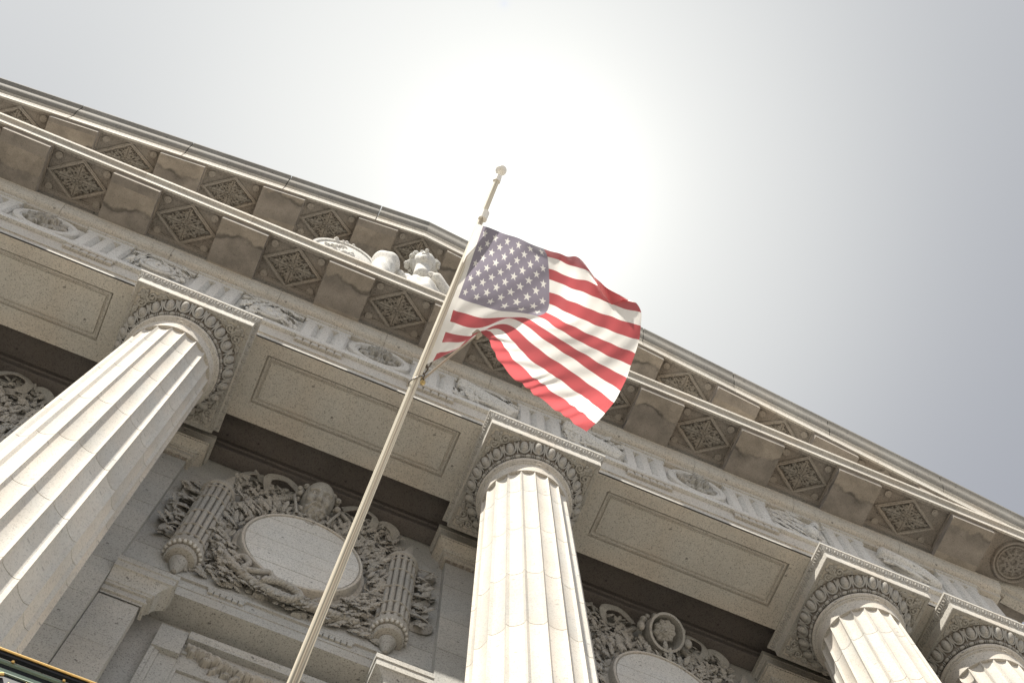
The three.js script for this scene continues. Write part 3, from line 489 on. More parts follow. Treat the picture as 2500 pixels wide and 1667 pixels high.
// ------------------------------------------------------------------ carved wall panels
const rodG = new THREE.CylinderGeometry(1, 1, 1, 10);
function fasces(parent, x, flip) {
  const g = grp('fasces', parent), zc = ZW + 0.05, r = 0.175, y0 = -3.0, y1 = -1.02;
  for (let k = 0; k < 9; k++) { const a = Math.PI * (k / 8 * 1.12 - 0.06); const q = rodG.clone(); q.scale(0.034, y1 - y0, 0.034); q.translate(x + r * Math.cos(a), (y0 + y1) / 2, zc + r * Math.sin(a)); mk('rod', uvBox(q), M.carved, g); }
  const core = new THREE.CylinderGeometry(r - 0.012, r - 0.012, y1 - y0, 24); core.translate(x, (y0 + y1) / 2, zc); const bands = [uvBox(core)];
  mk('core', bands, M.sootShade, g);
  for (const y of [-1.2, -1.55, -2.05, -2.5, -2.8]) { const t = new THREE.TorusGeometry(r + 0.026, 0.016, 6, 32); t.rotateX(Math.PI / 2); t.scale(1, 0.5, 1); t.translate(x, y, zc); mk('strap', uvBox(t), M.carved, g); }
  const L = (p) => { const q = lathe(p.map(([a, b]) => [a, b]).sort((a, b) => 0), 32); q.translate(x, 0, zc); return uvBox(q); };
  mk('collar', [L([[0.16, -3.04], [0.225, -3.03], [0.235, -2.98], [0.222, -2.9], [0.21, -2.88]]), L([[0.02, -3.17], [0.13, -3.165], [0.17, -3.15], [0.19, -3.11], [0.185, -3.08], [0.165, -3.06], [0.16, -3.04]])], M.carved, g);
  for (let k = 0; k < 12; k++) { const a = Math.PI * k / 11; mk('tongue', ball(x + 0.205 * Math.cos(a), -3.02, zc + 0.205 * Math.sin(a), 0.028, 0.9, 1.4, 0.9, 8), M.pale, g); }
  mk('finial', L([[0.002, -3.44], [0.03, -3.42], [0.055, -3.36], [0.075, -3.28], [0.1, -3.22], [0.105, -3.19], [0.09, -3.17], [0.1, -3.15]]), M.carved, g);
  mk('top_collar', L([[0.2, -1.1], [0.225, -1.08], [0.228, -1.03], [0.2, -1.0], [0.08, -0.98], [0.0, -0.97]]), M.carved, g);
  const blade = new THREE.Shape(); blade.moveTo(0, 0); blade.quadraticCurveTo(0.05, 0.3, 0.2, 0.62); blade.quadraticCurveTo(0.27, 0.35, 0.24, 0.0); const e = new THREE.ExtrudeGeometry(blade, { depth: 0.07, bevelEnabled: true, bevelSize: 0.012, bevelThickness: 0.012, bevelSegments: 1 }); e.scale(flip * 0.8, 1, 1); e.translate(x - flip * 0.08, -1.0, zc + 0.0); mk('axe_blade', uvBox(e), M.carved, g);
}
function oval(parent, cx, cy, hw, hh) {
  const g = grp('oval_plaque', parent), z = -1.12, N = 14, ys = [-1, -0.66, -0.33, 0, 0.32, 0.66, 1];
  for (let i = 0; i + 1 < ys.length; i++) { const P = [], a = ys[i] + 0.004, b = ys[i + 1] - 0.004; for (let k = 0; k <= N; k++) { const y = a + (b - a) * k / N; P.push([Math.sqrt(Math.max(0, 1 - y * y)), y]); } const Q = [...P, ...P.slice().reverse().map(([x, y]) => [-x, y])].map(([x, y]) => [cx + x * hw * 0.965, cy + y * hh * 0.965]); mk('plaque_stone', poly(Q, ZW, z + R(-0.0012, 0.0012), 'z'), M.pale, g); }
  const rim = (pts) => { const l = lathe(pts, 72); l.rotateX(Math.PI / 2); l.scale(hw, hh, 1); l.translate(cx, cy, ZW); return uvBox(l); };
  mk('plaque_rim', rim([[1.14, 0.0], [1.14, 0.03], [1.125, 0.05], [1.09, 0.055], [1.06, 0.075], [1.045, 0.12], [1.04, 0.17], [1.03, 0.19], [1.012, 0.196], [0.992, 0.19], [0.985, 0.165], [0.966, 0.165]]), M.granite, g);
}
function rope(pts, r, pitch) { // three twisted strands
  const cv = new THREE.CatmullRomCurve3(pts.map(p => V3(...p))), L = cv.getLength(), n = Math.round(L / pitch * 7), out = [], up = V3(0, 0, 1);
  for (let s = 0; s < 3; s++) { const p = []; for (let i = 0; i <= n; i++) { const c = cv.getPointAt(i / n), t = cv.getTangentAt(i / n), e = new THREE.Vector3().crossVectors(t, up).normalize(), f = new THREE.Vector3().crossVectors(e, t), a = i / n * L / pitch * 6.283 + s * 2.094; p.push(c.addScaledVector(e, 0.5 * r * Math.cos(a)).addScaledVector(f, 0.5 * r * Math.sin(a)).toArray()); } out.push(tube(p, r * 0.6, n * 2, 6)); }
  return out;
}
function ribbon(pts, w, tw) { // band with thickness
  const cv = new THREE.CatmullRomCurve3(pts.map(p => V3(...p))), n = 22, pos = [], idx = [];
  for (let i = 0; i <= n; i++) { const c = cv.getPointAt(i / n), t = cv.getTangentAt(i / n), a = tw * i / n, e = new THREE.Vector3().crossVectors(t, V3(0, 0, 1)).normalize().multiplyScalar(Math.cos(a)).addScaledVector(V3(0, 0, 1), Math.sin(a)), f = new THREE.Vector3().crossVectors(e, t).normalize(); for (const [u, v] of [[-1, -0.12], [1, -0.12], [1, 0.12], [-1, 0.12]]) pos.push(...c.clone().addScaledVector(e, u * w).addScaledVector(f, v * w).toArray()); if (i) for (let k = 0; k < 4; k++) { const A = (i - 1) * 4 + k, B = (i - 1) * 4 + (k + 1) % 4; idx.push(A, B, A + 4, B, B + 4, A + 4); } }
  const g = new THREE.BufferGeometry(); g.setAttribute('position', new THREE.Float32BufferAttribute(pos, 3)); g.setIndex(idx); const q = g.toNonIndexed(); q.computeVertexNormals(); return q;
}
function foliage(parent, cx, half, sd, ov) {
  seed = sd; const f = new Field(cx - half, -3.34, cx + half, 0.1, 0.012), gs = [];
  const spot = (n, r0, r1, fn) => { for (let k = 0; k < n; k++) { const a = rnd() * 6.283, r = R(r0, r1), x = cx + Math.cos(a) * ov[2] * r, y = ov[1] + Math.sin(a) * ov[3] * r * 0.96; if (Math.abs(x - cx) < half - 0.1 && y > -3.24 && y < 0.04) fn(x, y, a); } };
  const leaf = (x, y, a, s, z = R(0.02, 0.1)) => gs.push(leafAt(x, y, ZW + z, a, s, R(0.02, 0.45), R(-0.55, 0.55)));
  spot(130, 1.05, 1.5, (x, y, a) => f.leaf(x, y, R(0, 6.28), R(0.16, 0.3), R(0.05, 0.09), R(0.03, 0.06), 3, R(-0.3, 0.3)));
  spot(760, 1.06, 1.52, (x, y, a) => leaf(x, y, a + (rnd() < 0.5 ? 1.2 : -1.2) + R(-0.8, 0.8), R(0.08, 0.17), R(0.01, 0.09)));
  spot(330, 1.04, 1.36, (x, y, a) => leaf(x, y, a + R(-0.9, 0.9), R(0.09, 0.17), R(0.07, 0.15)));
  spot(110, 1.08, 1.45, (x, y) => gs.push(ball(x, y, ZW + R(0.04, 0.12), R(0.015, 0.028), 1, 1.35, 1, 8)));
  for (const s of [-1, 1]) {
    for (let k = 0; k < 6; k++) { // knotted ribbons outside the rods
      const x = cx + s * 1.4, y = -0.95 - k * 0.27, h = 0.06; gs.push(ribbon([[x, y, ZW + h], [x + s * R(0.05, 0.14), y - 0.05, ZW + h + 0.06], [x + s * R(0.16, 0.3), y + R(-0.05, 0.1), ZW + h], [x + s * R(0.14, 0.28), y - R(0.14, 0.24), ZW + h - 0.02], [x + s * 0.02, y - 0.24, ZW + 0.03]], 0.045, R(-1.2, 1.2)));
      for (let q = 0; q < 8; q++) leaf(x + s * R(-0.03, 0.2), y - R(-0.02, 0.26), s > 0 ? R(-1.2, 1) : Math.PI + R(-1, 1.2), R(0.1, 0.2), R(0.01, 0.06));
    }
    gs.push(...rope([[cx + s * 0.3, -0.35, ZW + 0.16], [cx + s * 0.66, -0.75, ZW + 0.1], [cx + s * 0.98, -1.3, ZW + 0.11], [cx + s * 0.92, -1.7, ZW + 0.05], [cx + s * 1.02, -2.1, ZW + 0.1], [cx + s * 0.88, -2.55, ZW + 0.06]], 0.034, 0.11));
    gs.push(ribbon([[cx + s * 0.3, -0.12, ZW + 0.14], [cx + s * 0.52, -0.02, ZW + 0.2], [cx + s * 0.74, -0.1, ZW + 0.18], [cx + s * 0.7, -0.34, ZW + 0.1], [cx + s * 0.5, -0.36, ZW + 0.06]], 0.055, 0.5), ribbon([[cx + s * 0.75, -0.18, ZW + 0.05], [cx + s * 0.9, -0.06, ZW + 0.14], [cx + s * 1.06, -0.2, ZW + 0.12], [cx + s * 1.0, -0.42, ZW + 0.06]], 0.06, -0.6));
    for (let k = 0; k < 150; k++) leaf(cx + s * R(0.3, 1.12), R(-0.9, -0.05), R(0, 6.28), R(0.08, 0.17));
    for (let k = 0; k < 50; k++) leaf(cx + s * R(0.35, 1.12), R(-3.24, -2.7), s > 0 ? R(-0.6, 0.4) : Math.PI + R(-0.4, 0.6), R(0.08, 0.16), 0.01);
    for (let k = 0; k < 5; k++) gs.push(tube([[cx + s * R(0.9, 1.0), R(-2.9, -2.5), ZW + 0.02], [cx + s * R(1.05, 1.15), R(-2.9, -2.7), ZW + 0.05], [cx + s * R(1.0, 1.2), R(-3.05, -2.95), ZW + 0.02]], 0.022, 12, 6));
  }
  gs.push(...rope([[cx - 0.9, -2.45, ZW + 0.06], [cx - 0.74, -2.84, ZW + 0.13], [cx - 0.42, -3.1, ZW + 0.12], [cx, -3.2, ZW + 0.13], [cx + 0.4, -3.16, ZW + 0.12], [cx + 0.85, -3.02, ZW + 0.06]], 0.055, 0.17), ...rope([[cx - 0.32, -3.12, ZW + 0.2], [cx - 0.1, -3.04, ZW + 0.2], [cx + 0.14, -3.16, ZW + 0.19], [cx + 0.02, -3.28, ZW + 0.16], [cx - 0.22, -3.22, ZW + 0.14]], 0.045, 0.14));
  gs.push(tube([[cx - 0.75, -2.75, ZW + 0.1], [cx - 0.62, -2.66, ZW + 0.16], [cx - 0.52, -2.82, ZW + 0.18], [cx - 0.56, -2.95, ZW + 0.16], [cx - 0.4, -2.98, ZW + 0.2], [cx - 0.26, -2.9, ZW + 0.2], [cx - 0.2, -3.02, ZW + 0.14]], 0.036, 50, 8));
  for (let j = 0; j < f.ny; j++) for (let i = 0; i < f.nx; i++) { const x = f.x0 + i * f.c, y = f.y0 + j * f.c; if (Math.pow((x - cx) / ov[2], 2) + Math.pow((y - ov[1]) / ov[3], 2) < 1) f.h[j * f.nx + i] = 0; }
  gs.push(f.geo((u, v, h) => [u, v, ZW - 0.002 + h]));
  const m = mk('carved_foliage', gs.map(g => uvBox(g)), M.carved, parent); m.userData.kind = 'stuff'; return m;
}
function beardedHead(parent, x, y, z) {
  const g = grp('bearded_head', parent), nz = (px, py, pz, k) => Math.sin(px * k + 1.3) * Math.sin(py * k * 1.1 + 0.4) * Math.sin(pz * k + 2);
  const ca = Math.cos(0.75), sa = Math.sin(0.75), K = 1.06, f = (px, py, pz) => { const a = (px - x) / K, b0 = (py - y) / K, c0 = (pz - z) / K, b = b0 * ca + c0 * sa, c = -b0 * sa + c0 * ca;
    let d = Math.hypot(a / 0.2, (b - 0.06) / 0.27, (c) / 0.2) * 0.2 - 0.2;                                   // skull
    d = smin(d, cap(a, b, c, [0, -0.16, 0.09], [0, -0.42, 0.1], 0.15, 0.07) + 0.012 * Math.sin(a * 70 + 3 * Math.sin(b * 24)) , 0.05);  // beard
    d = smin(d, cap(a, b, c, [0, 0.13, 0.19], [0, 0.0, 0.255], 0.024, 0.042), 0.03);                        // nose
    for (const s of [-1, 1]) { d = smin(d, cap(a, b, c, [s * 0.04, 0.14, 0.19], [s * 0.13, 0.13, 0.16], 0.028, 0.022), 0.02); d = Math.max(d, -(Math.hypot(a - s * 0.08, b - 0.085, c - 0.215) - 0.045)); d = smin(d, Math.hypot(a - s * 0.08, b - 0.085, c - 0.178) - 0.024, 0.006); d = smin(d, cap(a, b, c, [s * 0.02, -0.055, 0.225], [s * 0.115, -0.12, 0.18], 0.026, 0.02), 0.018); d = smin(d, Math.hypot(a - s * 0.1, b + 0.0, c - 0.165) - 0.05, 0.05); }
    d = Math.max(d, -cap(a, b, c, [-0.05, -0.1, 0.232], [0.05, -0.1, 0.232], 0.02, 0.02)); d = smin(d, cap(a, b, c, [-0.035, -0.128, 0.215], [0.035, -0.128, 0.215], 0.02, 0.02), 0.01);
    return d + (b < -0.12 ? 0.012 * nz(a, b, c, 60) : 0); };
  mk('face', sdfMesh(f, [x, y - 0.08, z + 0.02], 0.6, 104), M.carved, g);
  const hair = []; seed = 99; for (let k = 0; k < 46; k++) { const t = R(-0.35, Math.PI + 0.35), r = R(0.98, 1.15); hair.push(ball(x + 0.25 * r * Math.cos(t), y + 0.08 + 0.26 * r * Math.sin(t), z + R(-0.04, 0.12), R(0.03, 0.05), 1, 1, 1, 8)); }
  for (let k = 0; k < 7; k++) hair.push(ball(x - 0.11 + k * 0.037, y + 0.3 + R(-0.02, 0.02), z + 0.12, 0.034, 1, 1, 1, 8)); mk('hair', hair.map(q => uvBox(q)), M.carved, g);
  for (const s of [-1, 1]) mk('scroll_band', uvBox(tube([[x + s * 0.27, y + 0.22, z - 0.02], [x + s * 0.31, y, z + 0.04], [x + s * 0.26, y - 0.28, z + 0.06], [x + s * 0.2, y - 0.5, z + 0.02]], 0.022, 20, 6)), M.carved, g);
  const kn = new THREE.TorusGeometry(0.075, 0.022, 6, 20); kn.translate(x, y - 0.56, z + 0.0); mk('knot', uvBox(kn), M.carved, g);
}
function openHelmet(parent, x, y, z) {
  const g = grp('helmet', parent), pts = []; for (let i = 0; i <= 14; i++) { const t = i / 14 * Math.PI * 0.5; pts.push([0.27 * Math.sin(t) + 0.002, 0.36 * Math.cos(t)]); } const inn = pts.map(([a, b]) => [a * 0.86, b * 0.88 - 0.01]).reverse();
  const q = lathe([...pts, [0.275, -0.08], [0.24, -0.085], ...inn], 36); q.rotateX(-0.85); q.rotateZ(0.25); q.translate(x, y, z); mk('shell', uvBox(q), M.carved, g);
  const f = new Field(-0.2, -0.2, 0.2, 0.2, 0.01); for (let k = 0; k < 9; k++) f.leaf(0.02 * Math.cos(k * 0.7), 0.02 * Math.sin(k * 0.7), k * 0.7 + 0.1, 0.14, 0.06, 0.03, 2); for (let k = 0; k < 5; k++) f.leaf(0, 0, k * 1.26, 0.08, 0.035, 0.05, 1); f.ball(0, 0, 0.022, 0.045); const ro = f.geo((u, v, h) => [u, -h, v]); ro.rotateX(-0.6); ro.translate(x, y + 0.05, z + 0.02); mk('rosette', ro, M.carved, g);
  const cr = []; seed = 31; for (let k = 0; k < 24; k++) { const a = R(0.1, 3.0); cr.push(ball(x + 0.3 * Math.cos(a), y + 0.12 + 0.26 * Math.sin(a), z + R(-0.1, 0.05), R(0.03, 0.055), 1, 1.4, 1, 8)); } for (const s of [-1, 1]) cr.push(ball(x + s * 0.34, y - 0.02, z, 0.07, 0.8, 1.5, 0.8, 10)); mk('plume', cr.map(v => uvBox(v)), M.carved, g);
}
{
  const P = [['wall_relief', 'carved panel with blank oval, bearded head and two rod bundles behind the flagpole', 2.4, 5], ['wall_relief', 'carved panel with blank oval under an open helmet right of middle column', 7.184, 17], ['wall_relief', 'dim strip of carved foliage at the left edge, left of the thick column', -2.385, 29]];
  for (const [n, label, cx, sd] of P) {
    const g = thing(n, label, 'relief panel'); const o = [cx, -1.97, 0.73, 0.96]; oval(g, cx, o[1], o[2], o[3]); foliage(g, cx, 1.75, sd, [cx, -1.97, 0.8, 1.05]); fasces(g, cx - 1.23, 1); fasces(g, cx + 1.23, 1);
    cx > 5 ? openHelmet(g, cx + 0.05, -0.5, -1.0) : beardedHead(g, cx - 0.04, -0.46, -1.13);
  }
}
// inner door frames and small piers below the panels
{
  const S = [['stone window frame with a fruit garland in its frieze, bottom centre left of the flagpole foot', 2.4], ['stone window frame under the helmet panel, below the picture edge', 7.184], ['stone window frame hidden behind the far left column', -2.385]];
  let w0 = null, a0 = null; const AL = [['small moulded pier with capital beside the far left pilaster, under its taenia', 0.9, -1], ['small moulded pier with capital at bottom centre, left of the middle column', 3.9, 1], ['small pier in shade right of the middle column, bottom edge', 5.7, -1], ['small pier in shade left of the right pair of columns', 8.67, 1]];
  for (const [label, x] of S) {
    if (w0) { const c = w0.clone(); c.name = numbered('window_surround'); c.position.x = x; c.userData = { label, category: 'window frame' }; scene.add(c); continue; }
    const g = w0 = thing('window_surround', label, 'window frame', [x, 0, 0]); const z = -1.66, fr = (a, y0, y1, b, t) => box(a, b, y0, y1, z, z + t);
    const bar = (o, t0, t1) => [box(-1.1 + o, -1.1 + t1, -9, -4.05 - o, z, z + t0), box(1.1 - t1, 1.1 - o, -9, -4.05 - o, z, z + t0), box(-1.1 + t1, 1.1 - t1, -4.05 - t1, -4.05 - o, z, z + t0)];
    mk('frame', [...bar(0, 0.1, 0.045), ...bar(0.0455, 0.08, 0.1), ...bar(0.1005, 0.055, 0.3), ...bar(0.3005, 0.035, 0.335)], M.wall, g);
    mk('ear', [box(-1.1, -0.8, -4.5, -4.02, z, z + 0.115), box(0.8, 1.1, -4.5, -4.02, z, z + 0.115)], M.wall, g);
    mk('frieze_moulding', [extX([[z, -4.16], [z + 0.135, -4.16], [z + 0.13, -4.12], [z + 0.15, -4.08], [z + 0.15, -4.03], [z, -4.03]], -0.79, 0.79)], M.wall, g);
    const f = new Field(-0.78, -4.62, 0.78, -4.16, 0.01); seed = 61; for (let k = 0; k < 60; k++) { const t = R(-0.74, 0.74), y = -4.3 - 0.16 * (1 - t * t / 0.55) + R(-0.05, 0.05); rnd() < 0.55 ? f.ball(t, y, R(0.025, 0.05), R(0.02, 0.07)) : f.leaf(t, y, R(0, 6.28), R(0.1, 0.18), 0.04, R(0.05, 0.09), 3); } f.path([[-0.77, -4.24], [-0.5, -4.33, 0.03], [0, -4.46, 0.05], [0.5, -4.33, 0.03], [0.77, -4.24]], 0.05, 0.03, 0.09);
    mk('garland', f.geo((u, v, h) => [u, v, z + 0.03 + h]), M.carved, g).userData.kind = 'stuff'; mk('frieze_panel', box(-0.78, 0.78, -4.66, -4.161, z, z + 0.032), M.wall, g);
    mk('opening', box(-0.765, 0.765, -9, -4.7, z - 0.02, z + 0.012), M.wall, g);
  }
  for (const [label, x, s] of AL) {
    if (a0 && s === a0.s) { const c = a0.g.clone(); c.name = numbered('door_pier'); c.position.x = x; c.userData = { label, category: 'pier' }; scene.add(c); continue; }
    const g = thing('door_pier', label, 'pier', [x, 0, 0]); a0 = a0 ?? { g, s }; const q = (e, y0, y1, zf) => s < 0 ? box(-0.28, 0.15 + e, y0, y1, -1.42, zf) : box(-0.15 - e, 0.28, y0, y1, -1.42, zf);
    for (let k = 0; k < 6; k++) mk('stone', q(0.0, -4.42 - (k + 1) * 0.95 + 0.002, -4.42 - k * 0.95 - 0.002, -1.265), M.wall, g);
    const pts = [[0.02, -1.25, -4.42], [0.02, -1.25, -4.38], [0.055, -1.225, -4.375], [0.055, -1.225, -4.345], [0.03, -1.24, -4.335], [0.03, -1.24, -4.25], [0.07, -1.212, -4.245], [0.07, -1.212, -4.205], [0.09, -1.2, -4.2], [0.1, -1.192, -4.14], [0.13, -1.172, -4.08], [0.18, -1.145, -4.03], [0.2, -1.135, -4.015], [0.225, -1.115, -4.01], [0.225, -1.115, -3.89], [0.24, -1.1, -3.885], [0.24, -1.1, -3.79]], P = [], m = s;
    const qd = (a, b, c, d) => P.push(...a, ...b, ...c, ...a, ...c, ...d); for (let k = 0; k + 1 < pts.length; k++) { const [e, z, y] = pts[k], [f, w, v] = pts[k + 1], X = t => -m * (0.15 + t), B = m * 0.28; qd([B, y, z], [X(e), y, z], [X(f), v, w], [B, v, w]); qd([X(e), y, z], [X(e), y, -1.42], [X(f), v, -1.42], [X(f), v, w]); }
    const cg = new THREE.BufferGeometry(); cg.setAttribute('position', new THREE.Float32BufferAttribute(P, 3)); cg.computeVertexNormals(); mk('capital', uvBox(cg), M.wall, g);
  }
}

// ------------------------------------------------------------------ sculpture in the gable
{
  const st = thing('statue', 'white stone statue of a robed person with curled hair, left of the flagpole', 'statue');
  const body = (x, y, z) => { let d = cap(x, y, z, [2.62, 2.4, 0.95], [2.64, 3.8, 1.0], 0.46, 0.34); d = smin(d, cap(x, y, z, [2.64, 3.8, 1.0], [2.62, 4.3, 1.02], 0.32, 0.2), 0.15); d = smin(d, cap(x, y, z, [2.38, 4.36, 1.04], [2.88, 4.3, 1.06], 0.13, 0.14), 0.1);
    d = smin(d, cap(x, y, z, [2.6, 4.4, 1.06], [2.57, 4.85, 1.18], 0.12, 0.11), 0.07);
    d = smin(d, cap(x, y, z, [2.9, 4.28, 1.06], [3.12, 3.85, 1.22], 0.13, 0.11), 0.06); d = smin(d, cap(x, y, z, [3.12, 3.85, 1.22], [2.8, 4.15, 1.34], 0.105, 0.08), 0.04); d = smin(d, cap(x, y, z, [2.36, 4.34, 1.06], [2.26, 3.8, 1.2], 0.13, 0.11), 0.06); d = smin(d, cap(x, y, z, [2.8, 4.15, 1.34], [2.7, 4.24, 1.37], 0.07, 0.05), 0.03);
    return d + 0.016 * Math.sin(x * 26 + 2.5 * Math.sin(y * 3) + z * 9) * (y < 4.3 ? 1 : 0.2); };
  mk('body', sdfMesh(body, [2.66, 3.7, 1.1], 1.32, 90), M.pale, st);
  const c = [2.55, 5.16, 1.27], head = (x, y, z) => { const a = x - c[0], b = y - c[1], q = z - c[2]; let d = Math.hypot(a / 0.2, b / 0.25, q / 0.22) * 0.2 - 0.2; d = smin(d, cap(a, b, q, [-0.02, -0.14, 0.1], [-0.03, -0.2, 0.13], 0.1, 0.07), 0.06); d = smin(d, cap(a, b, q, [-0.03, 0.05, 0.2], [-0.035, -0.04, 0.25], 0.022, 0.034), 0.025); for (const s of [-1, 1]) { d = Math.max(d, -(Math.hypot(a + 0.03 - s * 0.075, b - 0.04, q - 0.225) - 0.035)); d = smin(d, Math.hypot(a + 0.03 - s * 0.075, b - 0.04, q - 0.19) - 0.026, 0.01); d = smin(d, Math.hypot(a - s * 0.2, b - 0.0, q - 0.0) - 0.035, 0.03); } d = smin(d, cap(a, b, q, [-0.075, -0.105, 0.195], [0.02, -0.105, 0.2], 0.022, 0.022), 0.012); d = smin(d, cap(a, b, q, [0, -0.15, -0.02], [0.03, -0.5, -0.08], 0.12, 0.14), 0.05); return d; };
  mk('head', sdfMesh(head, [c[0], c[1] - 0.16, c[2]], 0.56, 90), M.pale, st);
  const hair = []; seed = 12; for (let k = 0; k < 90; k++) { const t = R(0, 6.283), p = R(-0.25, 1.5), r = 0.23; const x = r * Math.cos(p) * Math.cos(t), z = r * Math.cos(p) * Math.sin(t); if (z > 0.12 && p < 0.75) continue; hair.push(ball(c[0] + x, c[1] + 0.03 + 0.27 * Math.sin(p), c[2] + z, R(0.035, 0.06), 1, 0.9, 1, 8)); } for (let k = 0; k < 10; k++) hair.push(ball(c[0] - 0.2 + R(-0.06, 0.06), c[1] - 0.05 + R(-0.1, 0.1), c[2] - 0.12 + R(-0.05, 0.08), R(0.035, 0.055), 1, 1, 1, 8)); mk('hair', hair.map(q => uvBox(q)), M.pale, st);
  const fold = []; for (let k = 0; k < 4; k++) { fold.push(tube([[2.7 + 0.05 * k, 4.5 - 0.07 * k, 1.12 + 0.02 * k], [2.86 + 0.05 * k, 4.56 - 0.09 * k, 1.2], [3.04 + 0.03 * k, 4.36 - 0.1 * k, 1.22], [3.08 + 0.02 * k, 4.1 - 0.08 * k, 1.2]], 0.04, 18, 7)); } mk('drapery', fold.map(q => uvBox(q)), M.pale, st);

  const kn = thing('seated_statue', 'rounded stone knee of a seated figure between the round shield and the robed statue', 'statue');
  mk('body', sdfMesh((x, y, z) => { let d = cap(x, y, z, [1.98, 3.92, 1.28], [2.02, 3.8, 0.75], 0.2, 0.27); d = smin(d, cap(x, y, z, [1.98, 3.92, 1.28], [1.95, 2.7, 1.2], 0.19, 0.16), 0.12); d = smin(d, cap(x, y, z, [2.02, 3.8, 0.75], [2.05, 5.0, 0.7], 0.3, 0.22), 0.15); return d + 0.012 * Math.sin(x * 20 + y * 16); }, [2.0, 3.8, 0.95], 1.35, 80), M.pale, kn);

  const sh = thing('stone_shield', 'white round stone shield with a beaded crest standing on the cornice', 'shield', [1.33, 3.62, 1.18]);
  const q = lathe([[0.001, 0.09], [0.2, 0.08], [0.4, 0.05], [0.47, 0.04], [0.475, 0.06], [0.52, 0.06], [0.53, 0.04], [0.53, -0.03], [0.001, -0.03]].reverse(), 56), dsh = mk('disc', uvBox(q), M.pale, sh);
  const f = new Field(-0.42, -0.42, 0.42, 0.42, 0.011); seed = 44; for (let k = 0; k < 26; k++) { const a = R(0, 6.28), r = R(0, 0.3); f.leaf(r * Math.cos(a), r * Math.sin(a), R(0, 6.28), R(0.08, 0.16), 0.03, R(0.02, 0.05), 3); } f.ball(0, 0, 0.09, -0.02);
  const em = mk('emblem', f.geo((u, v, h) => [u, 0.066 + h, v]), M.pale, sh); const cr = []; for (let k = 0; k < 8; k++) cr.push(ball(-0.2 + 0.055 * k, 0.02 + R(-0.02, 0.03), -0.54 + R(-0.02, 0.02) + Math.pow((k - 3.5) * 0.055, 2), R(0.03, 0.045), 1, 1, 1, 8)); const crest = mk('crest', cr.map(v => uvBox(v)), M.pale, sh);
  for (const m of [dsh, em, crest]) m.rotation.set(1.75, 0, 0.0);
}

// ------------------------------------------------------------------ flagpole, flag, rope
const PB = V3(2.5433, -9.4593, 1.2529), PT = V3(2.6758, -5.5496, 4.1857), PD = PT.clone().sub(PB).normalize();
const toCam = CAM.clone().sub(PB.clone().lerp(PT, 0.5)).normalize(), PS = new THREE.Vector3().crossVectors(PD, toCam).normalize(), PN = new THREE.Vector3().crossVectors(PS, PD).normalize();
const onPole = (t, s = 0, n = 0) => PB.clone().addScaledVector(PD, t).addScaledVector(PS, s).addScaledVector(PN, n);
{
  const fp = thing('flagpole', 'cream wooden flagpole slanting up across the facade in front of the carved panel', 'flagpole');
  const A = onPole(-1.6), B = onPole(4.98), g = new THREE.CylinderGeometry(0.025, 0.041, A.distanceTo(B), 20, 1); g.applyQuaternion(new THREE.Quaternion().setFromUnitVectors(V3(0, 1, 0), PD)); const m = A.clone().lerp(B, 0.5); g.translate(m.x, m.y, m.z); mk('pole', g, M.poleWood, fp);
  const b = onPole(5.12); mk('finial', [ball(b.x, b.y, b.z, 0.05, 1, 1, 1, 20), (() => { const c = new THREE.CylinderGeometry(0.03, 0.034, 0.07, 16); c.applyQuaternion(new THREE.Quaternion().setFromUnitVectors(V3(0, 1, 0), PD)); const q = onPole(5.0); c.translate(q.x, q.y, q.z); return c; })()], M.glareCream, fp);
  const tr = new THREE.CylinderGeometry(0.038, 0.038, 0.09, 14); tr.applyQuaternion(new THREE.Quaternion().setFromUnitVectors(V3(0, 1, 0), PD)); const tp = onPole(4.5, 0.01, 0.02); tr.translate(tp.x, tp.y, tp.z); mk('truck', tr, M.glareCream, fp);
  // socket on the balcony
  const so = new THREE.CylinderGeometry(0.06, 0.08, 0.4, 14); so.applyQuaternion(new THREE.Quaternion().setFromUnitVectors(V3(0, 1, 0), PD)); const sq = onPole(-1.5); so.translate(sq.x, sq.y, sq.z); mk('socket', so, M.brass, fp);
  const hy = []; for (let i = 0; i <= 24; i++) { const t = -1.4 + 5.9 * i / 24; hy.push(onPole(t, 0.006 + 0.002 * Math.sin(i * 1.7), 0.046 - 0.0016 * (t + 1.4)).toArray()); }
  mk('halyard', tube(hy, 0.0045, 120, 6), M.rope, fp);
  const lp = []; for (let i = 0; i <= 16; i++) { const a = i / 16 * Math.PI * 2; lp.push(onPole(2.62 + 0.05 * Math.cos(a), 0.042 * Math.cos(a), 0.042 * Math.sin(a)).toArray()); } mk('retainer_loop', tube(lp, 0.005, 40, 6, true), M.steel, fp);
}
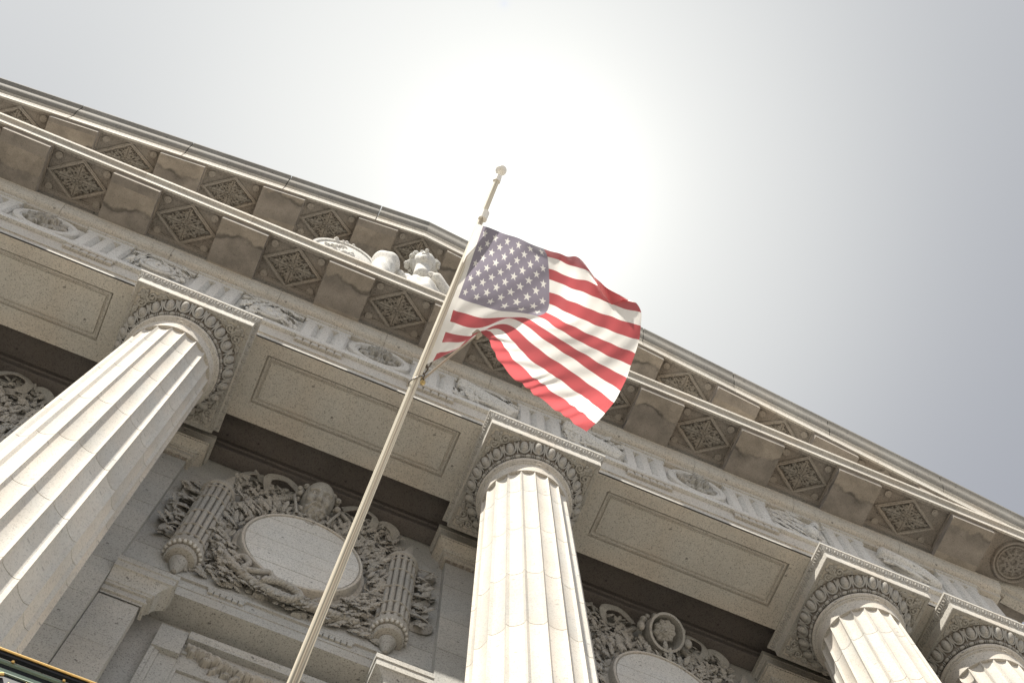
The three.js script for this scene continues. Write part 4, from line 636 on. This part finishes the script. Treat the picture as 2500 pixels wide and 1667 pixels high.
{
  // control points of the cloth: rows are seams between stripes (0 at the top), columns run from hoist to fly; pixel of the crop and distance added
  const U = [0, 0.2, 0.4, 0.55, 0.7, 0.85, 1];
  const C = {
    0: [[290, 345], [465, 408], [640, 478], [765, 517], [862, 550], [1012, 786, -0.22], [1085, 768, -0.14]],
    1: [[270, 402], [455, 465], [662, 520], [790, 570], [893, 606, -0.02], [985, 690, -0.2], [1118, 766, -0.1]],
    2: [[250, 460], [445, 525], [668, 590], [795, 640], [912, 668], [1000, 722, 0.04], [1160, 785, -0.02]],
    3: [[230, 518], [430, 590], [671, 651], [800, 700], [928, 748], [1050, 800], [1190, 838]],
    4: [[211, 576], [415, 650], [672, 722], [800, 776], [930, 828], [1060, 874], [1187, 912]],
    5: [[191, 634], [400, 712], [670, 790], [800, 850], [930, 905], [1060, 955], [1177, 993]],
    6: [[170, 692], [378, 772], [652, 838], [770, 898], [905, 962], [1032, 1016], [1156, 1067]],
    7: [[150, 750], [340, 815], [602, 857], [730, 935], [868, 1012], [1000, 1078], [1132, 1135]],
    8: [[122, 820], [292, 866], [532, 868, -0.06], [690, 962], [832, 1049], [972, 1132], [1108, 1205]],
    9: [[104, 885], [262, 925], [470, 874, -0.1], [642, 990], [792, 1088], [940, 1190], [1073, 1277]],
    10: [[80, 945], [225, 968, -0.01], [428, 902, -0.12], [600, 1035], [750, 1138], [900, 1243], [1036, 1343]],
    11: [[60, 1005], [190, 998, -0.03], [384, 930, -0.12], [545, 1085, -0.03], [700, 1195], [852, 1302], [986, 1403]],
    12: [[32, 1068], [158, 1036, -0.06], [326, 938, -0.1], [480, 1110, -0.03], [630, 1238, -0.01], [790, 1352], [935, 1460]],
    13: [[8, 1115], [146, 1044, -0.05], [289, 948, -0.06], [405, 1135, 0.02], [560, 1275, 0.03], [722, 1394, 0.03], [880, 1510]],
  };
  const P = []; // [row][col]
  for (let v = 0; v <= 13; v++) P.push(U.map((u, c) => { const [x, y, d = 0] = C[v][c], s = 600 / 1384, dist = 11.75 - 0.88 * v / 13 + 0.42 * u + 0.05 * Math.sin(u * 9 + v * 0.35) + 0.025 * Math.sin(u * 21 - v * 0.6) + d - 0.02; return at(1050 + x * s, 400 + y * s, dist); }));
  const cr = (a, b, c, d, t) => { const t2 = t * t, t3 = t2 * t; return 0.5 * (2 * b + (c - a) * t + (2 * a - 5 * b + 4 * c - d) * t2 + (3 * b - a - 3 * c + d) * t3); };
  const NU = 72; const rowAt = (v, k) => { const q = k / NU * 6, i = Math.min(5, Math.floor(q)), t = q - i, r = P[v], g = n => r[Math.max(0, Math.min(6, n))]; return ['x', 'y', 'z'].map(e => cr(g(i - 1)[e], g(i)[e], g(i + 1)[e], g(i + 2)[e], t)); };
  const rows = P.map((_, v) => Array.from({ length: NU + 1 }, (_, k) => rowAt(v, k)));
  const SV = 5; // fine rows per stripe
  const fine = (v, k) => { const i = Math.min(12, Math.floor(v)), t = v - i, g = n => rows[Math.max(0, Math.min(13, n))][k]; const w = 0.006 * Math.sin(k * 0.55 + v * 1.3) * Math.sin(v * 0.9 + k * 0.13) + (v > 10.5 && k > 24 ? 0.011 * Math.min(1, (v - 10.5) / 2) * Math.sin(k * 1.15 + Math.sin(k * 0.4) * 2 + v * 2.1) : 0), n = [PN.x, PN.y, PN.z]; return [0, 1, 2].map(e => cr(g(i - 1)[e], g(i)[e], g(i + 1)[e], g(i + 2)[e], t) + (k > 2 ? w * n[e] : 0)); };
  const uOf = k => { const q = k / NU * 6, i = Math.min(5, Math.floor(q)); return U[i] + (U[i + 1] - U[i]) * (q - i); };
  const patch = (v0, v1, k0, k1) => {
    const pos = [], uv = [], idx = [], nv = Math.round((v1 - v0) * SV); for (let j = 0; j <= nv; j++) for (let k = k0; k <= k1; k++) { pos.push(...fine(v0 + (v1 - v0) * j / nv, k)); uv.push((uOf(k) - uOf(k0)) / (uOf(k1) - uOf(k0)), 1 - j / nv); }
    const w = k1 - k0 + 1; for (let j = 0; j < nv; j++) for (let k = 0; k < w - 1; k++) { const a = j * w + k; idx.push(a, a + w, a + 1, a + 1, a + w, a + w + 1); }
    const g = new THREE.BufferGeometry(); g.setAttribute('position', new THREE.Float32BufferAttribute(pos, 3)); g.setAttribute('uv', new THREE.Float32BufferAttribute(uv, 2)); g.setIndex(idx); g.computeVertexNormals(); return g;
  };
  const weave = dataTex(128, (u, v) => { const h = 0.5 + 0.25 * Math.sin(u * 2 * Math.PI * 32) + 0.25 * Math.sin(v * 2 * Math.PI * 32); return [h, h, h]; }, false, 6);
  const cloth = c => new THREE.MeshPhysicalMaterial({ color: new THREE.Color(...c), roughness: 1, transmission: 0.78, thickness: 0, sheen: 0.3, bumpMap: weave, bumpScale: 0.0006, side: THREE.DoubleSide });
  const red = cloth([0.5, 0.095, 0.105]), white = cloth([0.93, 0.915, 0.88]);
  const cv = document.createElement('canvas'); cv.width = 1024; cv.height = 1024; const x = cv.getContext('2d'); x.fillStyle = '#96909f'; x.fillRect(0, 0, 1024, 1024); x.fillStyle = '#f4f2ee';  // canton blue greyed and lightened, glare wash put into the colour
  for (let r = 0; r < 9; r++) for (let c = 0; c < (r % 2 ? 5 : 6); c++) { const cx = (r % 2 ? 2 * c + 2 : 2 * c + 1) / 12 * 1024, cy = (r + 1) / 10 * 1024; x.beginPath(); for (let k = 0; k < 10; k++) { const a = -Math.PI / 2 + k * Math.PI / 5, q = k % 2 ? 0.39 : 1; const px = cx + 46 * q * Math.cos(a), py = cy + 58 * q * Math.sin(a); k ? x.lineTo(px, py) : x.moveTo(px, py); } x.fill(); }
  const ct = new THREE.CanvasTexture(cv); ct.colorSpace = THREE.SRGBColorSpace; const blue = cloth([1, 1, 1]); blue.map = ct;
  const fl = thing('flag', 'striped red and white flag with starred blue corner blowing from the pole', 'flag');
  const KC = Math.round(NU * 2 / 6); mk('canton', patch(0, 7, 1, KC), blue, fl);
  for (let s = 0; s < 13; s++) mk(s % 2 ? 'white_stripe' : 'red_stripe', patch(s, s + 1, s < 7 ? KC : 1, NU), s % 2 ? white : red, fl);
  // header band between cloth and pole
  const hp = [], hi = []; for (let j = 0; j <= 40; j++) { const a = fine(13 * j / 40, 1), p = V3(...fine(13 * j / 40, 0)), q = p.clone().addScaledVector(PS, 0); hp.push(...a, ...q.toArray(), ...p.clone().add(p.clone().sub(V3(...a)).setLength(0.05)).toArray()); if (j) { const b = 3 * j; hi.push(b - 3, b, b - 2, b - 2, b, b + 1, b - 2, b + 1, b - 1, b - 1, b + 1, b + 2); } }
  const hg = new THREE.BufferGeometry(); hg.setAttribute('position', new THREE.Float32BufferAttribute(hp, 3)); hg.setIndex(hi); hg.computeVertexNormals(); mk('header_band', uvBox(hg), white, fl);
  // snap hooks, ring and the rope that catches the lower edge
  const k0 = at(1028, 926, 10.82), k1 = at(1031, 911, 10.83), k2 = at(1042, 896, 10.84), k3 = at(1051, 884, 10.86), k4 = at(1169, 813, 11.05);
  const rp = thing('flag_rope', 'thin taut rope from the pole ring to the gathered lower edge of the flag', 'rope'); mk('rope', tube([at(1034, 925, 10.8).toArray(), k0.clone().lerp(k4, 0.5).add(V3(0, -0.015, 0)).toArray(), k4.toArray()], 0.009, 30, 7), M.rope, rp);
  const wr = []; for (let i = 0; i < 4; i++) { const t = new THREE.TorusGeometry(0.026, 0.009, 6, 16); t.lookAt(k4.clone().sub(k0).normalize()); const p = k4.clone().lerp(k0, 0.02 * i); t.translate(p.x, p.y, p.z); wr.push(t); } mk('wrapped_turns', wr, M.rope, rp);
  const hk = thing('snap_hook', 'dark metal snap hook and swivel chain joining the flag corner to the pole', 'hook');
  const link = (a, b, w) => { const d = b.clone().sub(a), L = d.length() * 0.62, c = a.clone().lerp(b, 0.5), ey = d.normalize(), ex = new THREE.Vector3().crossVectors(ey, toCam).normalize(), ez = new THREE.Vector3().crossVectors(ex, ey); const p = []; for (let i = 0; i < 12; i++) { const t = i / 12 * 6.283; p.push([w * Math.cos(t), L * Math.sin(t), 0]); } return place(tube(p, 0.0065, 28, 6, true), c, ex, ey, ez); };
  mk('hook', link(k0, k1, 0.02), M.steel, hk); mk('swivel', link(k1, k2, 0.017), M.steel, hk); mk('hook', link(k2, k3, 0.012), M.steel, hk); mk('swivel_body', [ball(k0.x, k0.y, k0.z, 0.024, 1, 1, 1, 12), ball(k0.x + 0.018, k0.y - 0.03, k0.z - 0.01, 0.024, 1, 1, 1, 10)], M.brass, hk);
}

// ------------------------------------------------------------------ balcony railing at the lower left
{
  const r = thing('balcony_railing', 'dark iron balcony railing with gilded top edge and gold scrolls, lower left corner', 'railing'), x0 = -6, x1 = 2.3;
  mk('handrail', [extX([[0.8, -9.62], [0.83, -9.62], [0.84, -9.6], [0.84, -9.57], [0.8, -9.57]], x0, x1)], M.ironDark, r);
  const gr = new THREE.CylinderGeometry(0.009, 0.009, x1 - x0, 12); gr.rotateZ(Math.PI / 2); gr.translate((x0 + x1) / 2, -9.6, 0.848); mk('gilded_edge', gr, M.gold, r);
  mk('back_plate', box(x0, x1, -10.3, -9.621, 0.76, 0.778), M.ironDark, r);
  mk('green_rail', box(x0, x1, -9.642, -9.6205, 0.7785, 0.797), M.ironGreen, r); mk('green_rail', box(x0, x1, -9.745, -9.705, 0.7785, 0.79), M.ironGreen, r);
  const sc = (x, s) => { const p = []; for (let i = 0; i <= 22; i++) { const t = i / 22, a = t * 4.6 * s + 1.2, q = 0.1 * (1 - 0.75 * t); p.push([x + s * q * Math.cos(a), -9.87 + q * Math.sin(a), 0.797]); } return tube(p, 0.014, 50, 7); };
  for (let k = -12; k < 9; k++) { const x = 0.92 + k * 0.33; mk('gold_scroll', sc(x, k % 2 ? 1 : -1), M.gold, r); mk('gold_leaf', [ball(x + 0.13, -9.8, 0.79, 0.02, 1.6, 1, 1, 8), ball(x + 0.17, -9.78, 0.79, 0.014, 1, 1, 1, 8), ball(x + 0.2, -9.81, 0.79, 0.016, 1.5, 1, 1, 8)], M.gold, r); mk('gold_stud', ball(x + 0.3, -9.63, 0.81, 0.012, 1, 1, 1, 10), M.gold, r); }
}
renderer.render(scene, camera);
